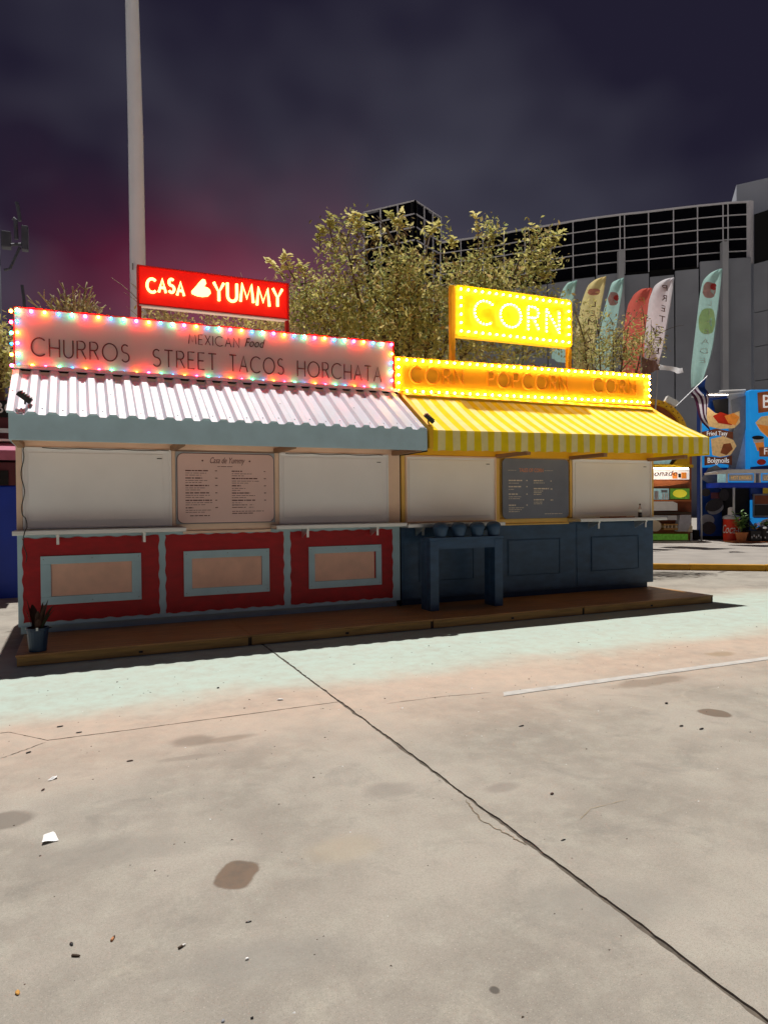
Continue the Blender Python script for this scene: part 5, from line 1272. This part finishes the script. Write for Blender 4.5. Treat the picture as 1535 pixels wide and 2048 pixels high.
def limbs(parent, base, tops, r0, seed, m, name='limb'):
    r = random.Random(seed)
    for t_ in tops:
        t_ = Vector(t_); mid = Vector(base).lerp(t_, .5) + Vector((r.uniform(-.3, .3), r.uniform(-.2, .2), r.uniform(-.1, .4)))
        pts = bez(base, mid, t_, 8); b = MB(); b.tube(pts, [r0 * (1 - .85 * i / 8) for i in range(9)], 6)
        for k in range(7):
            s = pts[r.randint(2, 8)]; e_ = s + Vector((r.uniform(-.6, .6), r.uniform(-.4, .4), r.uniform(.1, .7)))
            b.tube(bez(s, s.lerp(e_, .5) + Vector((0, 0, .1)), e_, 4), [r0 * .3 * (1 - .2 * i) for i in range(5)], 4)
        b.build(name, m, parent, smooth=True)
def px_blob(x, y, rx, ry, Y, ryd=.8):
    c = at_y(x, y, Y); s = (c - EYE).dot(FW) / F_PX
    return (c, (rx * s * 1.05, ryd, ry * s))
YT = 13.2
tree = thing('tree', 'broad olive green tree behind the stands in front of the dark tower', 'tree', (at_y(800, 700, YT).x, YT, 0))
bl = [px_blob(*q) for q in ((600, 610, 55, 60, YT, .7), (575, 560, 28, 40, YT, .4), (680, 600, 80, 90, YT, 1.0), (690, 500, 38, 42, YT, .4), (665, 470, 18, 26, YT, .3), (705, 452, 12, 22, YT, .3),
      (790, 590, 90, 75, YT, 1.0), (770, 500, 26, 40, YT, .4), (835, 520, 30, 25, YT, .4), (800, 450, 14, 22, YT, .2), (872, 470, 10, 18, YT, .2), (860, 610, 110, 90, YT + .2, 1.1),
      (950, 575, 80, 60, YT, .9), (960, 510, 30, 24, YT, .5), (1040, 540, 55, 40, YT, .6), (1075, 480, 30, 26, YT, .3), (1110, 468, 14, 12, YT, .2), (1090, 520, 35, 20, YT, .3), (1000, 630, 110, 60, YT + .2, 1.0),
      (740, 680, 170, 70, YT, 1.2), (930, 700, 200, 55, YT, 1.2), (640, 660, 80, 60, YT, .9), (980, 466, 12, 26, YT, .2), (1070, 640, 60, 70, YT, .8))]
cw, cctr = crown_mesh('crown', bl, 20000, .118, LEAF, tree, seed=3, weights=[.26, .26, .16, .12, .10, .10])
MB().tube([(tree.location.x, YT, 0), (tree.location.x + .08, YT, 1.2), (tree.location.x, YT, 2.3)], [.22, .17, .15], 10).build('trunk', M['bark'], tree, smooth=True)
limbs(tree, (tree.location.x, YT, 2.1), [at_y(*q, YT) for q in ((600, 570), (690, 480), (740, 560), (800, 440), (860, 470), (950, 520), (1060, 500), (1000, 600), (660, 640), (880, 580))], .09, 5, M['bark'])
# long leafy shoots that stick out of the crown
r = random.Random(21); shoots = []
for (x0, y0, x1, y1) in ((668, 490, 658, 430), (692, 480, 707, 428), (730, 480, 715, 432), (795, 480, 798, 420), (815, 470, 775, 430), (850, 490, 876, 448), (955, 500, 952, 428), (975, 500, 985, 462), (1060, 510, 1064, 450),
                         (1070, 520, 1122, 464), (1050, 540, 1115, 480), (1030, 560, 1120, 530), (570, 560, 540, 522), (590, 560, 566, 508), (610, 570, 600, 528), (640, 500, 640, 455), (1075, 560, 1105, 552), (910, 500, 905, 480), (740, 490, 742, 450)):
    a, c = at_y(x0, y0, YT - .3), at_y(x1, y1, YT - .3); st_ = bez(a, a.lerp(c, .5) + Vector((r.uniform(-.12, .12), 0, r.uniform(0, .1))), c, 8)
    b = MB(); b.tube(st_, [.016 - .0014 * i for i in range(9)], 4)
    for i in range(26):
        s = st_[r.randint(3, 8)]; q = r.uniform(0, 2 * PI); L = r.uniform(.09, .16)
        s = s + Vector((r.uniform(-.05, .05), r.uniform(-.05, .05), r.uniform(-.05, .05)))
        strap_leaf(b, s, s + Vector((math.cos(q) * L, math.sin(q) * L * .6, r.uniform(-.03, .09))), L * .34, 1, n=2)
    b.build('shoot', [M['bark'], LEAF[r.choice((1, 1, 0, 5))]], tree)
# right shrub in front of the flags
sh = thing('shrub', 'thin twiggy shrub growing behind the orange sign in front of the feather flags', 'shrub', (at_y(1225, 740, 12.2).x, 12.2, 0))
bl = [px_blob(*q) for q in ((1170, 690, 40, 40, 12.2, .6), (1215, 690, 45, 40, 12.2, .6), (1255, 680, 40, 45, 12.2, .6), (1290, 690, 25, 35, 12.2, .4), (1200, 640, 18, 20, 12.2, .3), (1262, 640, 12, 20, 12.2, .3), (1160, 640, 16, 30, 12.2, .3), (1220, 725, 90, 25, 12.2, .7))]
crown_mesh('crown', bl, 2600, .085, LEAF, sh, seed=9, weights=[.26, .2, .16, .2, .12, .06], clump=.12)
MB().tube([(sh.location.x, 12.2, 0), (sh.location.x, 12.2, 2.2)], [.10, .08], 8).build('trunk', M['bark'], sh)
limbs(sh, (sh.location.x, 12.2, 2.1), [at_y(*q, 12.2) for q in ((1165, 640), (1195, 630), (1225, 650), (1262, 625), (1290, 660), (1240, 690), (1180, 680), (1310, 672))], .045, 8, M['bark'])
# dry stems behind the red sign
dp = thing('dry_shrub', 'bundle of bare dry stems sticking up behind the left end of the cream sign', 'shrub', (at_y(140, 640, 11.2).x, 11.2, 0))
r = random.Random(31)
for i, (x, y) in enumerate(((76, 584), (56, 600), (100, 588), (115, 577), (92, 600), (124, 565), (145, 572), (136, 590), (174, 564), (185, 572), (183, 590), (196, 603), (212, 610), (160, 580), (150, 600), (172, 590), (185, 602), (128, 590), (104, 610), (205, 622), (165, 600), (140, 605), (116, 604), (178, 612))):
    a = at_y(148 + (x - 140) * .35, 668, 11.2); c = at_y(x, y, 11.2 + r.uniform(-.3, .3)); b = MB()
    pts = bez(a, a.lerp(c, .5) + Vector(((a.x - c.x) * .25, 0, .05)), c, 6); b.tube(pts, [.017, .016, .015, .014, .012, .011, .010], 5)
    for k in range(5):
        s = pts[r.randint(2, 5)]; b.tube([s, s + Vector((r.uniform(-.12, .12), r.uniform(-.1, .1), r.uniform(.04, .16)))], [.010, .006], 4)
    b.build('stem', M['twig'], dp, smooth=True)
bl = [px_blob(*q) for q in ((160, 640, 60, 22, 11.2, .4), (150, 615, 30, 22, 11.2, .3))]
crown_mesh('foliage', bl, 500, .07, [M['twig'], LEAF[4], LEAF[1]], dp, seed=12, clump=.10)
MB().tube([(dp.location.x, 11.2, 0), (dp.location.x, 11.2, 4.2)], [.08, .05], 8).build('trunk', M['bark'], dp)
# twigs under the casa sign
dq = thing('dry_shrub', 'pale leafy twigs showing in the gap under the red neon sign', 'shrub', (at_y(340, 640, 11.4).x, 11.4, 0))
bl = [px_blob(*q) for q in ((315, 632, 18, 18, 11.4, .3), (350, 640, 30, 14, 11.4, .3), (420, 648, 30, 12, 11.4, .3), (480, 645, 60, 18, 11.4, .4), (540, 650, 40, 20, 11.4, .4))]
crown_mesh('foliage', bl, 1500, .075, [M['twig'], LEAF[3], LEAF[1]], dq, seed=14, clump=.10)
MB().tube([(dq.location.x, 11.4, 0), (dq.location.x, 11.4, 4.3)], [.08, .05], 8).build('trunk', M['bark'], dq)
limbs(dq, (dq.location.x, 11.4, 3.6), [at_y(*q, 11.4) for q in ((310, 615), (330, 622), (350, 625), (430, 630), (500, 625), (300, 610))], .03, 9, M['twig'], 'stem')
# yellow green bush at the left edge
lb = thing('bush', 'yellow green bush at the left edge behind the cream sign', 'bush', (at_y(2, 800, 15.5).x, 15.5, 0))
bl = [px_blob(*q) for q in ((8, 690, 26, 50, 15.5, .6), (5, 740, 26, 50, 15.5, .6), (-30, 700, 40, 80, 15.5, .8))]
crown_mesh('crown', bl, 1800, .12, [LEAF[1], LEAF[5], LEAF[0], LEAF[3]], lb, seed=15)
MB().tube([(lb.location.x, 15.5, 0), (lb.location.x, 15.5, 4.6)], [.12, .07], 8).build('trunk', M['bark'], lb)
